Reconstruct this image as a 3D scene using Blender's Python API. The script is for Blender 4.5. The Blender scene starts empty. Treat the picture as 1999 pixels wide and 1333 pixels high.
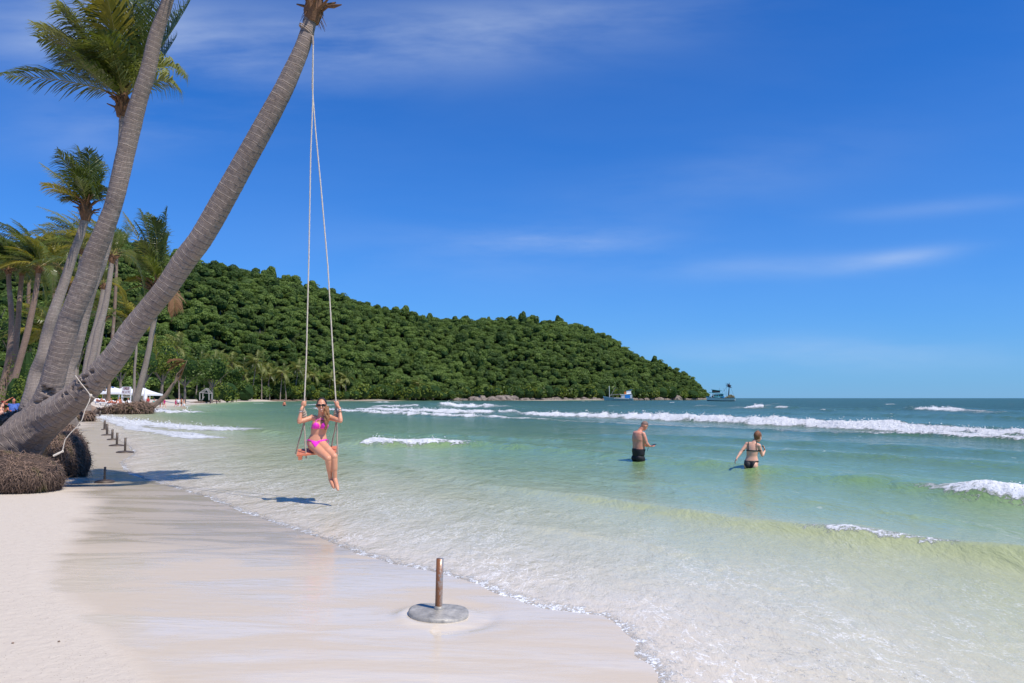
import bpy, bmesh, math, random
import numpy as np
from mathutils import Vector, Matrix

SC = bpy.context.scene
COL = SC.collection
R = math.radians
F = 1500.0            # focal length of the view, in photo pixels
H = 1.65              # eye height
HOR = 777.0
PITCH = math.atan((HOR - 666.5) / F)

# ---------------- camera, sky, sun, exposure ----------------
cam_d = bpy.data.cameras.new('camera')
cam_d.sensor_width = 36.0
cam_d.lens = 36.0 * F / 1999.0
cam_d.clip_start = 0.05
cam_d.clip_end = 60000
cam = bpy.data.objects.new('camera', cam_d)
COL.objects.link(cam)
cam.location = (0, 0, H)
cam.rotation_euler = (math.pi / 2 + PITCH, 0, 0)
SC.camera = cam

SUN = Vector((0.505, -0.376, 1.0)).normalized()
SUN_EL = math.asin(SUN.z)
SUN_ROT = math.atan2(SUN.x, SUN.y)

world = bpy.data.worlds.new('World')
SC.world = world
world.use_nodes = True
nt = world.node_tree
nt.nodes.clear()


def nd(nt, typ, props=None, **ins):
    n = nt.nodes.new(typ)
    for k, v in (props or {}).items():
        setattr(n, k, v)
    for k, v in ins.items():
        key = int(k[1:]) if (k[0] == 'i' and k[1:].isdigit()) else k.replace('_', ' ')
        s = n.inputs[key]
        if hasattr(v, 'is_output') or isinstance(v, bpy.types.NodeSocket):
            nt.links.new(v, s)
        else:
            s.default_value = v
    return n


def mth(nt, op, a, b=0.0, c=0.0, clamp=False):
    n = nd(nt, 'ShaderNodeMath', {'operation': op, 'use_clamp': clamp}, i0=a, i1=b, i2=c)
    return n.outputs[0]


def mixc(nt, fac, a, b, mode='MIX'):
    n = nd(nt, 'ShaderNodeMix', {'data_type': 'RGBA', 'blend_type': mode})
    for i, v in ((0, fac), (6, a), (7, b)):
        if isinstance(v, bpy.types.NodeSocket):
            nt.links.new(v, n.inputs[i])
        elif i == 0:
            n.inputs[0].default_value = v
        else:
            n.inputs[i].default_value = (*v, 1) if len(v) == 3 else v
    return n.outputs[2]


def ramp(nt, fac, stops, interp='LINEAR'):
    n = nd(nt, 'ShaderNodeValToRGB', None, i0=fac)
    cr = n.color_ramp
    cr.interpolation = interp
    while len(cr.elements) < len(stops):
        cr.elements.new(0.5)
    for e, (p, c) in zip(cr.elements, stops):
        e.position = p
        if isinstance(c, (int, float)):
            c = (c, c, c)
        e.color = (*c, 1)
    return n.outputs[0]


def maprange(nt, v, a, b, c=0.0, d=1.0, smooth=False):
    n = nd(nt, 'ShaderNodeMapRange', {'interpolation_type': 'SMOOTHSTEP' if smooth else 'LINEAR'})
    nt.links.new(v, n.inputs[0])
    for i, x in ((1, a), (2, b), (3, c), (4, d)):
        n.inputs[i].default_value = x
    return n.outputs[0]


sky = nd(nt, 'ShaderNodeTexSky', {'sky_type': 'NISHITA', 'sun_disc': False, 'sun_elevation': SUN_EL,
                                  'sun_rotation': SUN_ROT, 'altitude': 0.0, 'air_density': 1.0,
                                  'dust_density': 0.25, 'ozone_density': 3.6})
geo = nd(nt, 'ShaderNodeTexCoord')
sep = nd(nt, 'ShaderNodeSeparateXYZ', None, i0=geo.outputs['Generated'])
dx, dy, dz = sep.outputs
# thin high cloud: a layer whose place in the sky depends only on direction
ysafe = mth(nt, 'MAXIMUM', dy, 0.05)
uu = mth(nt, 'DIVIDE', dx, ysafe)
ww = mth(nt, 'DIVIDE', dz, ysafe)
front = maprange(nt, dy, 0.1, 0.4)


def cloud_patch(cu, cw, su, sw, rot, amp):
    a = mth(nt, 'SUBTRACT', uu, cu)
    b = mth(nt, 'SUBTRACT', ww, cw)
    ca, sa = math.cos(rot), math.sin(rot)
    p = mth(nt, 'ADD', mth(nt, 'MULTIPLY', a, ca / su), mth(nt, 'MULTIPLY', b, sa / su))
    q = mth(nt, 'ADD', mth(nt, 'MULTIPLY', a, -sa / sw), mth(nt, 'MULTIPLY', b, ca / sw))
    r2 = mth(nt, 'ADD', mth(nt, 'MULTIPLY', p, p), mth(nt, 'MULTIPLY', q, q))
    return mth(nt, 'MULTIPLY', mth(nt, 'EXPONENT', mth(nt, 'MULTIPLY', r2, -1.0)), amp)


def px2u(px):
    return (px - 999.5) / F


def px2w(py):
    return (HOR - py) / F


patches = [(640, 70, 480, 75, 0.05, 0.36), (150, 30, 300, 90, -0.05, 0.38), (250, 230, 260, 60, 0.1, 0.2), (1050, 20, 330, 60, 0.1, 0.22),
           (1090, 466, 170, 26, 0.0, 0.46), (1000, 490, 320, 60, 0.0, 0.12), (1420, 340, 300, 60, 0.2, 0.10), (1760, 503, 120, 16, 0.14, 0.34), (1540, 518, 260, 22, 0.03, 0.18),
           (1640, 690, 300, 30, 0.0, 0.28), (1850, 400, 200, 16, 0.1, 0.12)]
tot = None
for (cx, cy, sx, sy, rot, amp) in patches:
    c = cloud_patch(px2u(cx), px2w(cy), sx / F, sy / F, rot, amp)
    tot = c if tot is None else mth(nt, 'ADD', tot, c)
cv = nd(nt, 'ShaderNodeCombineXYZ', None, i0=mth(nt, 'MULTIPLY', uu, 1.6), i1=mth(nt, 'MULTIPLY', ww, 7.0), i2=0.3)
cn = nd(nt, 'ShaderNodeTexNoise', None, Vector=cv.outputs[0], Scale=1.7, Detail=5.0, Roughness=0.45, Distortion=0.4)
cn2 = nd(nt, 'ShaderNodeTexNoise', None, Vector=cv.outputs[0], Scale=11.0, Detail=4.0, Roughness=0.6)
wis = maprange(nt, mth(nt, 'ADD', cn.outputs[0], mth(nt, 'MULTIPLY', cn2.outputs[0], 0.18)), 0.30, 0.85, 0.0, 1.0, True)
cfac = mth(nt, 'MULTIPLY', mth(nt, 'MULTIPLY', tot, wis), front)
cfac = mth(nt, 'ADD', cfac, mth(nt, 'MULTIPLY', wis, 0.02), clamp=True)
graded = mixc(nt, 1.0, sky.outputs[0], (0.10, 0.66, 1.44), 'MULTIPLY')
lowair = mth(nt, 'MULTIPLY', mth(nt, 'EXPONENT', mth(nt, 'MULTIPLY', mth(nt, 'MAXIMUM', dz, 0.0), -6.5)), 0.60)
graded = mixc(nt, lowair, graded, (2.9, 4.7, 7.6))
skyc = mixc(nt, cfac, graded, (6.2, 7.2, 8.8))
bg = nd(nt, 'ShaderNodeBackground', None, Color=skyc, Strength=0.105)
wo = nd(nt, 'ShaderNodeOutputWorld', None, Surface=bg.outputs[0])

sl = bpy.data.lights.new('sun', 'SUN')
sl.energy = 4.9
sl.angle = R(0.53)
sl.color = (1.0, 0.93, 0.83)
sun = bpy.data.objects.new('sun', sl)
COL.objects.link(sun)
sun.location = (30, -30, 60)
sun.rotation_euler = SUN.to_track_quat('Z', 'Y').to_euler()

SC.view_settings.view_transform = 'Standard'
SC.view_settings.look = 'None'
SC.view_settings.exposure = 0.0
SC.view_settings.gamma = 1.0
SC.view_settings.use_curve_mapping = False

# ---------------- small helpers ----------------
random.seed(7)
rng = np.random.default_rng(11)
_cp, _sp = math.cos(PITCH), math.sin(PITCH)


def ray(px, py):
    a, b = (px - 999.5) / F, (666.5 - py) / F
    return Vector((a, _cp - b * _sp, _sp + b * _cp))


def P(px, py, Y):
    d = ray(px, py)
    return Vector((0, 0, H)) + d * (Y / d.y)


def G(px, py, z=0.0):
    d = ray(px, py)
    return Vector((0, 0, H)) + d * ((z - H) / d.z)


def tag(o, label=None, cat=None, group=None, kind=None):
    if label: o['label'] = label
    if cat: o['category'] = cat
    if group: o['group'] = group
    if kind: o['kind'] = kind
    return o


def empty(name, loc, label, cat, group=None):
    o = bpy.data.objects.new(name, None)
    o.empty_display_size = 0.3
    COL.objects.link(o)
    o.location = loc
    return tag(o, label, cat, group)


def root_loc(p):
    while p.parent is not None:
        p = p.parent
    return p.location


def smooth(me, on=True):
    me.polygons.foreach_set('use_smooth', [on] * len(me.polygons))


def obj(name, verts, faces, mat, parent=None, sm=False, attrs=None):
    """link one mesh object; verts are world coordinates, made relative to the parent's root"""
    me = bpy.data.meshes.new(name)
    v = np.asarray(verts, dtype=float).reshape(-1, 3)
    if parent is not None:
        v = v - np.array(root_loc(parent))
    if isinstance(faces, np.ndarray) and len(faces):
        k = faces.shape[1]
        me.vertices.add(len(v)); me.vertices.foreach_set('co', v.ravel().astype(np.float32))
        me.loops.add(faces.size); me.loops.foreach_set('vertex_index', faces.ravel().astype(np.int32))
        me.polygons.add(len(faces)); me.polygons.foreach_set('loop_start', np.arange(0, faces.size, k, dtype=np.int32))
        me.update(calc_edges=True)
    else:
        me.from_pydata(v.tolist(), [], [tuple(int(i) for i in f) for f in faces])
    for an, av in (attrs or {}).items():
        at = me.attributes.new(an, 'FLOAT', 'POINT')
        at.data.foreach_set('value', np.asarray(av, dtype=np.float32))
    if sm: smooth(me)
    if mat is not None: me.materials.append(mat)
    o = bpy.data.objects.new(name, me)
    COL.objects.link(o)
    if parent is not None: o.parent = parent
    return o


def copy_tree(o, parent=None):
    c = o.copy()
    COL.objects.link(c)
    if parent is not None: c.parent = parent
    for ch in list(o.children):
        copy_tree(ch, c)
    return c


class MB:
    """collects shapes into one mesh"""
    def __init__(s): s.v = []; s.f = []
    def add(s, v, f):
        b = len(s.v)
        s.v += [tuple(p) for p in v]
        s.f += [tuple(i + b for i in q) for q in f]
        return s
    def box(s, c, size, axes=None):
        c = Vector(c); ax = axes or (Vector((1, 0, 0)), Vector((0, 1, 0)), Vector((0, 0, 1)))
        h = [x / 2 for x in size]
        vs = [c + ax[0] * (h[0] * i) + ax[1] * (h[1] * j) + ax[2] * (h[2] * k) for i in (-1, 1) for j in (-1, 1) for k in (-1, 1)]
        return s.add(vs, [(0, 1, 3, 2), (4, 6, 7, 5), (0, 4, 5, 1), (2, 3, 7, 6), (0, 2, 6, 4), (1, 5, 7, 3)])
    def bar(s, a, b, w, h=None):
        a, b = Vector(a), Vector(b); d = (b - a); L = d.length; d.normalize()
        x = d.cross(Vector((0, 0, 1)))
        if x.length < 1e-3: x = Vector((1, 0, 0))
        x.normalize(); y = x.cross(d)
        return s.box((a + b) / 2, (w, L, h or w), (x, d, y))
    def tube(s, pts, rad, n=8, cap=True):
        pts = [Vector(p) for p in pts]
        m = len(pts)
        rr = rad if isinstance(rad, (list, tuple)) else [rad] * m
        prev = None; vs = []; fs = []
        for i, p in enumerate(pts):
            t = (pts[min(i + 1, m - 1)] - pts[max(i - 1, 0)])
            if t.length < 1e-9: t = Vector((0, 0, 1))
            t.normalize()
            x = (prev - t * prev.dot(t)) if prev is not None else t.cross(Vector((0.3, 0.9, 0.2)))
            if x.length < 1e-6: x = t.orthogonal()
            x.normalize(); prev = x; y = t.cross(x)
            for k in range(n):
                a = 2 * math.pi * k / n
                vs.append(p + (x * math.cos(a) + y * math.sin(a)) * rr[i])
        for i in range(m - 1):
            for k in range(n):
                fs.append((i * n + k, i * n + (k + 1) % n, (i + 1) * n + (k + 1) % n, (i + 1) * n + k))
        if cap:
            fs.append(tuple(range(n))[::-1]); fs.append(tuple((m - 1) * n + k for k in range(n)))
        return s.add(vs, fs)
    def ell(s, c, rad, axes=None, nu=16, nv=10, noise=0):
        c = Vector(c); ax = axes or (Vector((1, 0, 0)), Vector((0, 1, 0)), Vector((0, 0, 1)))
        vs = [c + ax[2] * rad[2]]
        for j in range(1, nv):
            th = math.pi * j / nv
            for i in range(nu):
                ph = 2 * math.pi * i / nu
                k = 1 + (random.uniform(-noise, noise) if noise else 0)
                vs.append(c + (ax[0] * (rad[0] * math.sin(th) * math.cos(ph)) + ax[1] * (rad[1] * math.sin(th) * math.sin(ph)) + ax[2] * (rad[2] * math.cos(th))) * k)
        vs.append(c - ax[2] * rad[2])
        fs = [(0, 1 + i, 1 + (i + 1) % nu) for i in range(nu)]
        for j in range(nv - 2):
            for i in range(nu):
                a = 1 + j * nu + i; b = 1 + j * nu + (i + 1) % nu
                fs.append((a, a + nu, b + nu, b))
        l = len(vs) - 1; b0 = 1 + (nv - 2) * nu
        fs += [(l, b0 + (i + 1) % nu, b0 + i) for i in range(nu)]
        return s.add(vs, fs)
    def cap(s, a, b, ra, rb, n=14):
        """tapered capsule"""
        a, b = Vector(a), Vector(b); d = b - a; L = max(d.length, 1e-5); d = d / L
        pts, rr = [], []
        for k in (0.05, 0.3, 0.6, 0.85): pts.append(a - d * ra * math.cos(k * math.pi / 2)); rr.append(ra * math.sin(k * math.pi / 2))
        for k in range(5): pts.append(a + d * L * k / 4); rr.append(ra + (rb - ra) * k / 4)
        for k in (0.85, 0.6, 0.3, 0.05): pts.append(b + d * rb * math.cos(k * math.pi / 2)); rr.append(rb * math.sin(k * math.pi / 2))
        return s.tube(pts, rr, n)
    def build(s, name, mat, parent=None, sm=False):
        return obj(name, s.v, s.f, mat, parent, sm)


def hsh(ix, iy, seed):
    h = (ix.astype(np.int64) * 374761393 + iy.astype(np.int64) * 668265263 + seed * 974634777) & 0x7fffffff
    h = ((h ^ (h >> 13)) * 1274126177) & 0x7fffffff
    return ((h ^ (h >> 16)) & 0xffff) / 65535.0


def vn(x, y, seed=0):
    ix, iy = np.floor(x), np.floor(y)
    fx, fy = x - ix, y - iy
    fx = fx * fx * fx * (fx * (fx * 6 - 15) + 10); fy = fy * fy * fy * (fy * (fy * 6 - 15) + 10)
    a, b = hsh(ix, iy, seed), hsh(ix + 1, iy, seed)
    c, d = hsh(ix, iy + 1, seed), hsh(ix + 1, iy + 1, seed)
    return (a + (b - a) * fx) * (1 - fy) + (c + (d - c) * fx) * fy


def fbm(x, y, seed=0, oct=4, gain=0.5):
    t = 0; a = 1; n = 0
    for o in range(oct):
        t = t + a * (vn(x * 2 ** o + 17.3 * o, y * 2 ** o - 9.1 * o, seed + o) * 2 - 1); n += a; a *= gain
    return t / n


def sstep(a, b, x):
    t = np.clip((x - a) / (b - a), 0, 1)
    return t * t * (3 - 2 * t)


# ---------------- materials ----------------
def mat(name):
    m = bpy.data.materials.new(name)
    m.use_nodes = True
    t = m.node_tree
    b = t.nodes['Principled BSDF']
    return m, t, b


def simple(name, col, rough=0.6, noise=0.12, scale=20.0, bump=0.0, metal=0.0, spec=0.5):
    m, t, b = mat(name)
    tc = nd(t, 'ShaderNodeTexCoord')
    n = nd(t, 'ShaderNodeTexNoise', None, Vector=tc.outputs['Object'], Scale=scale, Detail=5.0, Roughness=0.6)
    f = maprange(t, n.outputs[0], 0.25, 0.75)
    lo = tuple(max(0, c * (1 - noise)) for c in col); hi = tuple(min(1, c * (1 + noise)) for c in col)
    t.links.new(mixc(t, f, lo, hi), b.inputs['Base Color'])
    b.inputs['Roughness'].default_value = rough
    b.inputs['Metallic'].default_value = metal
    b.inputs['Specular IOR Level'].default_value = spec
    if bump:
        bp = nd(t, 'ShaderNodeBump', None, Strength=bump, Distance=0.02, Height=n.outputs[0])
        t.links.new(bp.outputs[0], b.inputs['Normal'])
    return m


def leaf_mat(name, c1, c2, trans=0.35, rough=0.5, vary=0.6, nscale=0.35, spec=0.3):
    m, t, b = mat(name)
    oi = nd(t, 'ShaderNodeObjectInfo')
    at = nd(t, 'ShaderNodeAttribute', {'attribute_name': 'tint'})
    geo = nd(t, 'ShaderNodeNewGeometry')
    n = nd(t, 'ShaderNodeTexNoise', None, Vector=geo.outputs['Position'], Scale=nscale, Detail=3.0)
    f = mth(t, 'ADD', mth(t, 'MULTIPLY', oi.outputs['Random'], vary), mth(t, 'MULTIPLY', at.outputs['Fac'], vary))
    f = mth(t, 'ADD', f, mth(t, 'SUBTRACT', mth(t, 'MULTIPLY', n.outputs[0], 1.0), 0.35), clamp=True)
    c = mixc(t, f, c1, c2)
    t.links.new(c, b.inputs['Base Color'])
    b.inputs['Roughness'].default_value = rough
    b.inputs['Specular IOR Level'].default_value = spec
    tr = nd(t, 'ShaderNodeBsdfTranslucent', None, Color=mixc(t, 0.5, c, (c2[0] * 1.6, c2[1] * 1.6, c2[2] * 0.8)))
    mx = nd(t, 'ShaderNodeMixShader', None, i0=trans, i1=b.outputs[0], i2=tr.outputs[0])
    out = [x for x in t.nodes if x.type == 'OUTPUT_MATERIAL'][0]
    t.links.new(mx.outputs[0], out.inputs[0])
    return m


M = {}
M['forest'] = leaf_mat('forest_leaf', (0.020, 0.058, 0.014), (0.16, 0.235, 0.048), 0.3, 0.6, 0.9, 0.012)
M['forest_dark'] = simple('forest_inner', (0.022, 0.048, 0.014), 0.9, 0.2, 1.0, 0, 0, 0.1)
M['bush'] = leaf_mat('bush_leaf', (0.035, 0.075, 0.015), (0.14, 0.20, 0.028), 0.3, 0.5, 0.5, 0.2)
M['scrub'] = leaf_mat('scrub_leaf', (0.06, 0.11, 0.016), (0.21, 0.25, 0.035), 0.3, 0.55, 0.5, 0.2)
M['frond'] = leaf_mat('palm_frond', (0.022, 0.042, 0.010), (0.125, 0.155, 0.022), 0.38, 0.34, 0.6, 0.9, 0.5)
M['frond_yellow'] = leaf_mat('palm_frond_yellow', (0.13, 0.13, 0.015), (0.32, 0.27, 0.035), 0.4, 0.45, 0.4, 0.9)
M['frond_pale'] = leaf_mat('palm_frond_pale', (0.12, 0.15, 0.035), (0.30, 0.31, 0.10), 0.35, 0.45, 0.4, 0.9)
M['frond_brown'] = leaf_mat('palm_frond_dead', (0.13, 0.06, 0.025), (0.28, 0.15, 0.07), 0.25, 0.6, 0.4, 0.9)
M['rachis'] = simple('palm_rachis', (0.22, 0.19, 0.05), 0.5, 0.3, 8)
M['sheath'] = simple('palm_sheath', (0.15, 0.075, 0.035), 0.85, 0.45, 14, 0.6)
M['rope'] = simple('rope', (0.62, 0.55, 0.45), 0.85, 0.2, 60, 0.4)
M['rope_old'] = simple('rope_weathered', (0.42, 0.33, 0.26), 0.85, 0.3, 60, 0.5)
M['hairdark'] = simple('hair_brown', (0.035, 0.018, 0.011), 0.45, 0.35, 60, 0.6)
M['hairlight'] = simple('hair_auburn', (0.26, 0.115, 0.038), 0.42, 0.55, 70, 0.8)
M['hairginger'] = simple('hair_ginger', (0.22, 0.085, 0.03), 0.45, 0.5, 60, 0.8)
M['hairshort'] = simple('hair_grey_short', (0.22, 0.13, 0.10), 0.6, 0.3, 90, 0.4)
M['pink'] = simple('bikini_magenta', (0.82, 0.03, 0.50), 0.5, 0.1, 40, 0.2)
M['black'] = simple('black_cloth', (0.008, 0.008, 0.011), 0.65, 0.3, 40, 0.3)
M['blackpat'] = simple('black_patterned_cloth', (0.05, 0.045, 0.04), 0.65, 0.9, 90, 0.2)
M['lens'] = simple('dark_lens', (0.008, 0.007, 0.008), 0.08, 0.1, 10)
M['white'] = simple('white_paint', (0.78, 0.78, 0.77), 0.55, 0.05, 6)
M['canvas'] = simple('white_canvas', (0.8, 0.8, 0.79), 0.8, 0.04, 3, 0.1)
M['phone'] = simple('phone_black', (0.015, 0.015, 0.018), 0.2, 0.1, 10)
M['teeth'] = simple('teeth', (0.8, 0.76, 0.7), 0.3, 0.02, 10)
M['lips'] = simple('lips', (0.5, 0.16, 0.13), 0.45, 0.1, 30)
M['silver'] = simple('silver_bracelet', (0.7, 0.7, 0.7), 0.3, 0.1, 30, 0, 0.8)
M['rock'] = simple('shore_rock', (0.20, 0.165, 0.135), 0.85, 0.45, 0.6, 0.8)
M['drift'] = simple('driftwood', (0.24, 0.17, 0.125), 0.85, 0.35, 4, 0.5)
M['greywood'] = simple('grey_wood', (0.36, 0.34, 0.31), 0.8, 0.2, 4, 0.3)
M['bark'] = simple('tree_bark', (0.20, 0.165, 0.13), 0.85, 0.3, 2, 0.5)
M['text'] = simple('sign_paint_dark_red', (0.16, 0.02, 0.03), 0.6, 0.1, 10)
M['blueshirt'] = simple('blue_shirt', (0.06, 0.13, 0.42), 0.8, 0.15, 20, 0.2)
M['redshirt'] = simple('red_shirt', (0.45, 0.04, 0.04), 0.8, 0.15, 20)
M['teal'] = simple('teal_cloth', (0.05, 0.55, 0.50), 0.8, 0.1, 20)
M['magcloth'] = simple('magenta_cloth', (0.5, 0.02, 0.15), 0.8, 0.1, 20)
M['whitecloth'] = simple('white_cloth', (0.75, 0.75, 0.75), 0.8, 0.05, 20)
M['darkcloth'] = simple('dark_cloth', (0.03, 0.03, 0.045), 0.8, 0.2, 20)
M['towel'] = simple('red_towel', (0.45, 0.10, 0.10), 0.9, 0.15, 20)
M['hullwhite'] = simple('hull_white', (0.84, 0.84, 0.82), 0.5, 0.12, 1.5)
M['hullgrey'] = simple('hull_greyblue', (0.48, 0.53, 0.56), 0.6, 0.2, 1.5)
M['hullteal'] = simple('boat_teal', (0.05, 0.30, 0.32), 0.5, 0.2, 1.5)
M['hulldark'] = simple('boat_dark_keel', (0.03, 0.025, 0.025), 0.6, 0.3, 1.5)
M['boatblue'] = simple('boat_bright_blue', (0.02, 0.22, 0.62), 0.5, 0.1, 1.5)
M['boatorange'] = simple('boat_orange', (0.62, 0.17, 0.03), 0.5, 0.2, 1.5)
M['net'] = simple('fishing_net', (0.16, 0.145, 0.075), 0.9, 0.5, 3, 0.8)
M['mast'] = simple('dark_mast', (0.02, 0.02, 0.035), 0.6, 0.3, 3)
M['swing'] = simple('swing_orange_paint', (0.62, 0.20, 0.10), 0.55, 0.16, 14, 0.25)


def skin(name, c1, c2):
    m, t, b = mat(name)
    tc = nd(t, 'ShaderNodeTexCoord')
    n = nd(t, 'ShaderNodeTexNoise', None, Vector=tc.outputs['Object'], Scale=7.0, Detail=4.0)
    t.links.new(mixc(t, maprange(t, n.outputs[0], 0.3, 0.7), c1, c2), b.inputs['Base Color'])
    b.inputs['Roughness'].default_value = 0.48
    b.inputs['Subsurface Weight'].default_value = 0.12
    b.inputs['Subsurface Radius'].default_value = (0.02, 0.008, 0.004)
    b.inputs['Subsurface Scale'].default_value = 0.5
    return m


M['skin'] = skin('skin_tanned', (0.62, 0.27, 0.155), (0.70, 0.34, 0.20))
M['skinred'] = skin('skin_sunburnt', (0.66, 0.24, 0.15), (0.76, 0.36, 0.24))
M['skinpale'] = skin('skin_fair', (0.72, 0.37, 0.24), (0.80, 0.46, 0.32))
M['skinbrown'] = skin('skin_brown', (0.50, 0.15, 0.07), (0.58, 0.22, 0.12))


def trunk_mat(name, spacing, col, line, warm=0.0):
    m, t, b = mat(name)
    uv = nd(t, 'ShaderNodeUVMap', {'uv_map': 'along'})
    sp = nd(t, 'ShaderNodeSeparateXYZ', None, i0=uv.outputs[0])
    tc = nd(t, 'ShaderNodeTexCoord')
    n1 = nd(t, 'ShaderNodeTexNoise', None, Vector=tc.outputs['Object'], Scale=2.2, Detail=3.0)
    n2 = nd(t, 'ShaderNodeTexNoise', None, Vector=tc.outputs['Object'], Scale=26.0, Detail=6.0, Roughness=0.7)
    cs = nd(t, 'ShaderNodeCombineXYZ', None, i0=mth(t, 'MULTIPLY', sp.outputs[0], 42.0), i1=mth(t, 'MULTIPLY', sp.outputs[1], 3.0), i2=0.0)
    n3 = nd(t, 'ShaderNodeTexNoise', None, Vector=cs.outputs[0], Scale=1.0, Detail=4.0, Roughness=0.65)
    n4 = nd(t, 'ShaderNodeTexNoise', None, Vector=tc.outputs['Object'], Scale=9.0, Detail=3.0)
    v = mth(t, 'ADD', mth(t, 'DIVIDE', sp.outputs[1], spacing), mth(t, 'ADD', mth(t, 'MULTIPLY', n1.outputs[0], 1.5), mth(t, 'MULTIPLY', n4.outputs[0], .22)))
    fr = mth(t, 'FRACT', v)
    ln = ramp(t, fr, [(0.0, 1.0), (0.06, 0.7), (0.13, 0.1), (0.85, 0.0), (0.93, -0.0), (1.0, 0.9)])
    lnf = mth(t, 'MULTIPLY', ln, maprange(t, n4.outputs[0], 0.30, 0.52))
    dk = ramp(t, fr, [(0.0, 0.0), (0.78, 0.0), (0.93, 1.0), (1.0, 0.2)])
    base = mixc(t, maprange(t, n2.outputs[0], 0.3, 0.72), tuple(c * 0.55 for c in col), tuple(c * 1.3 for c in col))
    base = mixc(t, maprange(t, n3.outputs[0], 0.35, 0.7), tuple(c * 0.6 for c in col), base)
    base = mixc(t, mth(t, 'MULTIPLY', dk, 0.5), base, tuple(c * 0.3 for c in col))
    fr2 = mth(t, 'FRACT', mth(t, 'ADD', mth(t, 'MULTIPLY', v, 3.37), mth(t, 'MULTIPLY', n2.outputs[0], .5)))
    fine = ramp(t, fr2, [(0.0, 1.0), (0.18, .2), (0.5, 0.0), (0.85, .1), (1.0, 1.0)])
    base = mixc(t, mth(t, 'MULTIPLY', fine, 0.38), base, tuple(c * 0.42 for c in col))
    n5 = nd(t, 'ShaderNodeTexNoise', None, Vector=tc.outputs['Object'], Scale=1.1, Detail=6.0, Roughness=.7)
    base = mixc(t, mth(t, 'MULTIPLY', lnf, 0.42), base, line)
    base = mixc(t, maprange(t, n5.outputs[0], .48, .72, 0, .6), base, tuple(c * 0.45 for c in (col[0], col[1] * .93, col[2] * .86)))
    base = mixc(t, maprange(t, n5.outputs[0], .30, .42, .3, 0), base, (.50, .47, .41))
    at = nd(t, 'ShaderNodeAttribute', {'attribute_name': 'rooty'})
    base = mixc(t, mth(t, 'MULTIPLY', at.outputs['Fac'], 0.55), base, (0.12, 0.095, 0.08))
    t.links.new(base, b.inputs['Base Color'])
    b.inputs['Roughness'].default_value = 0.85
    b.inputs['Specular IOR Level'].default_value = 0.25
    hgt = mth(t, 'ADD', mth(t, 'MULTIPLY', n2.outputs[0], 0.7), mth(t, 'MULTIPLY', n3.outputs[0], 0.5))
    hgt = mth(t, 'ADD', hgt, mth(t, 'MULTIPLY', lnf, 0.5))
    hgt = mth(t, 'SUBTRACT', hgt, mth(t, 'MULTIPLY', dk, 0.6))
    bp = nd(t, 'ShaderNodeBump', None, Strength=0.9, Distance=0.018, Height=hgt)
    t.links.new(bp.outputs[0], b.inputs['Normal'])
    return m


M['trunk_a'] = trunk_mat('palm_trunk_wide_rings', 0.11, (0.36, 0.285, 0.24), (0.62, 0.54, 0.47))
M['trunk_b'] = trunk_mat('palm_trunk_close_rings', 0.105, (0.40, 0.33, 0.28), (0.60, 0.53, 0.46))
M['trunk_c'] = trunk_mat('palm_trunk_brown', 0.12, (0.34, 0.235, 0.175), (0.50, 0.39, 0.32))


def rust_mat():
    m, t, b = mat('rusty_steel_tube')
    tc = nd(t, 'ShaderNodeTexCoord')
    n = nd(t, 'ShaderNodeTexNoise', None, Vector=tc.outputs['Object'], Scale=22.0, Detail=6.0, Roughness=0.7)
    sp = nd(t, 'ShaderNodeSeparateXYZ', None, i0=tc.outputs['Object'])
    f = maprange(t, mth(t, 'ADD', n.outputs[0], mth(t, 'MULTIPLY', sp.outputs[0], 7.0)), 0.52, 0.75)
    t.links.new(mixc(t, f, (0.24, 0.095, 0.035), (0.46, 0.42, 0.38)), b.inputs['Base Color'])
    t.links.new(maprange(t, f, 0, 1, 0.0, 0.75), b.inputs['Metallic'])
    b.inputs['Roughness'].default_value = 0.42
    bp = nd(t, 'ShaderNodeBump', None, Strength=0.4, Distance=0.004, Height=n.outputs[0])
    t.links.new(bp.outputs[0], b.inputs['Normal'])
    return m


M['rust'] = rust_mat()
M['steel'] = simple('wet_steel_disc', (0.34, 0.32, 0.28), 0.45, 0.5, 14, 0.4, 0.08)
M['post'] = simple('weathered_dark_tube', (0.10, 0.075, 0.055), 0.5, 0.4, 18, 0.3, 0.3)


def root_mat():
    m, t, b = mat('palm_root_fibre')
    tc = nd(t, 'ShaderNodeTexCoord')
    at = nd(t, 'ShaderNodeAttribute', {'attribute_name': 'tint'})
    n = nd(t, 'ShaderNodeTexNoise', None, Vector=tc.outputs['Object'], Scale=2.5, Detail=4.0)
    n2 = nd(t, 'ShaderNodeTexNoise', None, Vector=tc.outputs['Object'], Scale=45.0, Detail=5.0)
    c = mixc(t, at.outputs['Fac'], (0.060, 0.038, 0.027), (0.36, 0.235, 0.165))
    c = mixc(t, maprange(t, n.outputs[0], 0.58, 0.72), c, (0.14, 0.13, 0.04))
    c = mixc(t, maprange(t, n2.outputs[0], 0.35, 0.7), mixc(t, 0.5, c, (0.03, 0.02, 0.015)), c)
    t.links.new(c, b.inputs['Base Color'])
    b.inputs['Roughness'].default_value = 0.9
    bp = nd(t, 'ShaderNodeBump', None, Strength=1.0, Distance=0.02, Height=n2.outputs[0])
    t.links.new(bp.outputs[0], b.inputs['Normal'])
    return m


M['root'] = root_mat()

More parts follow.
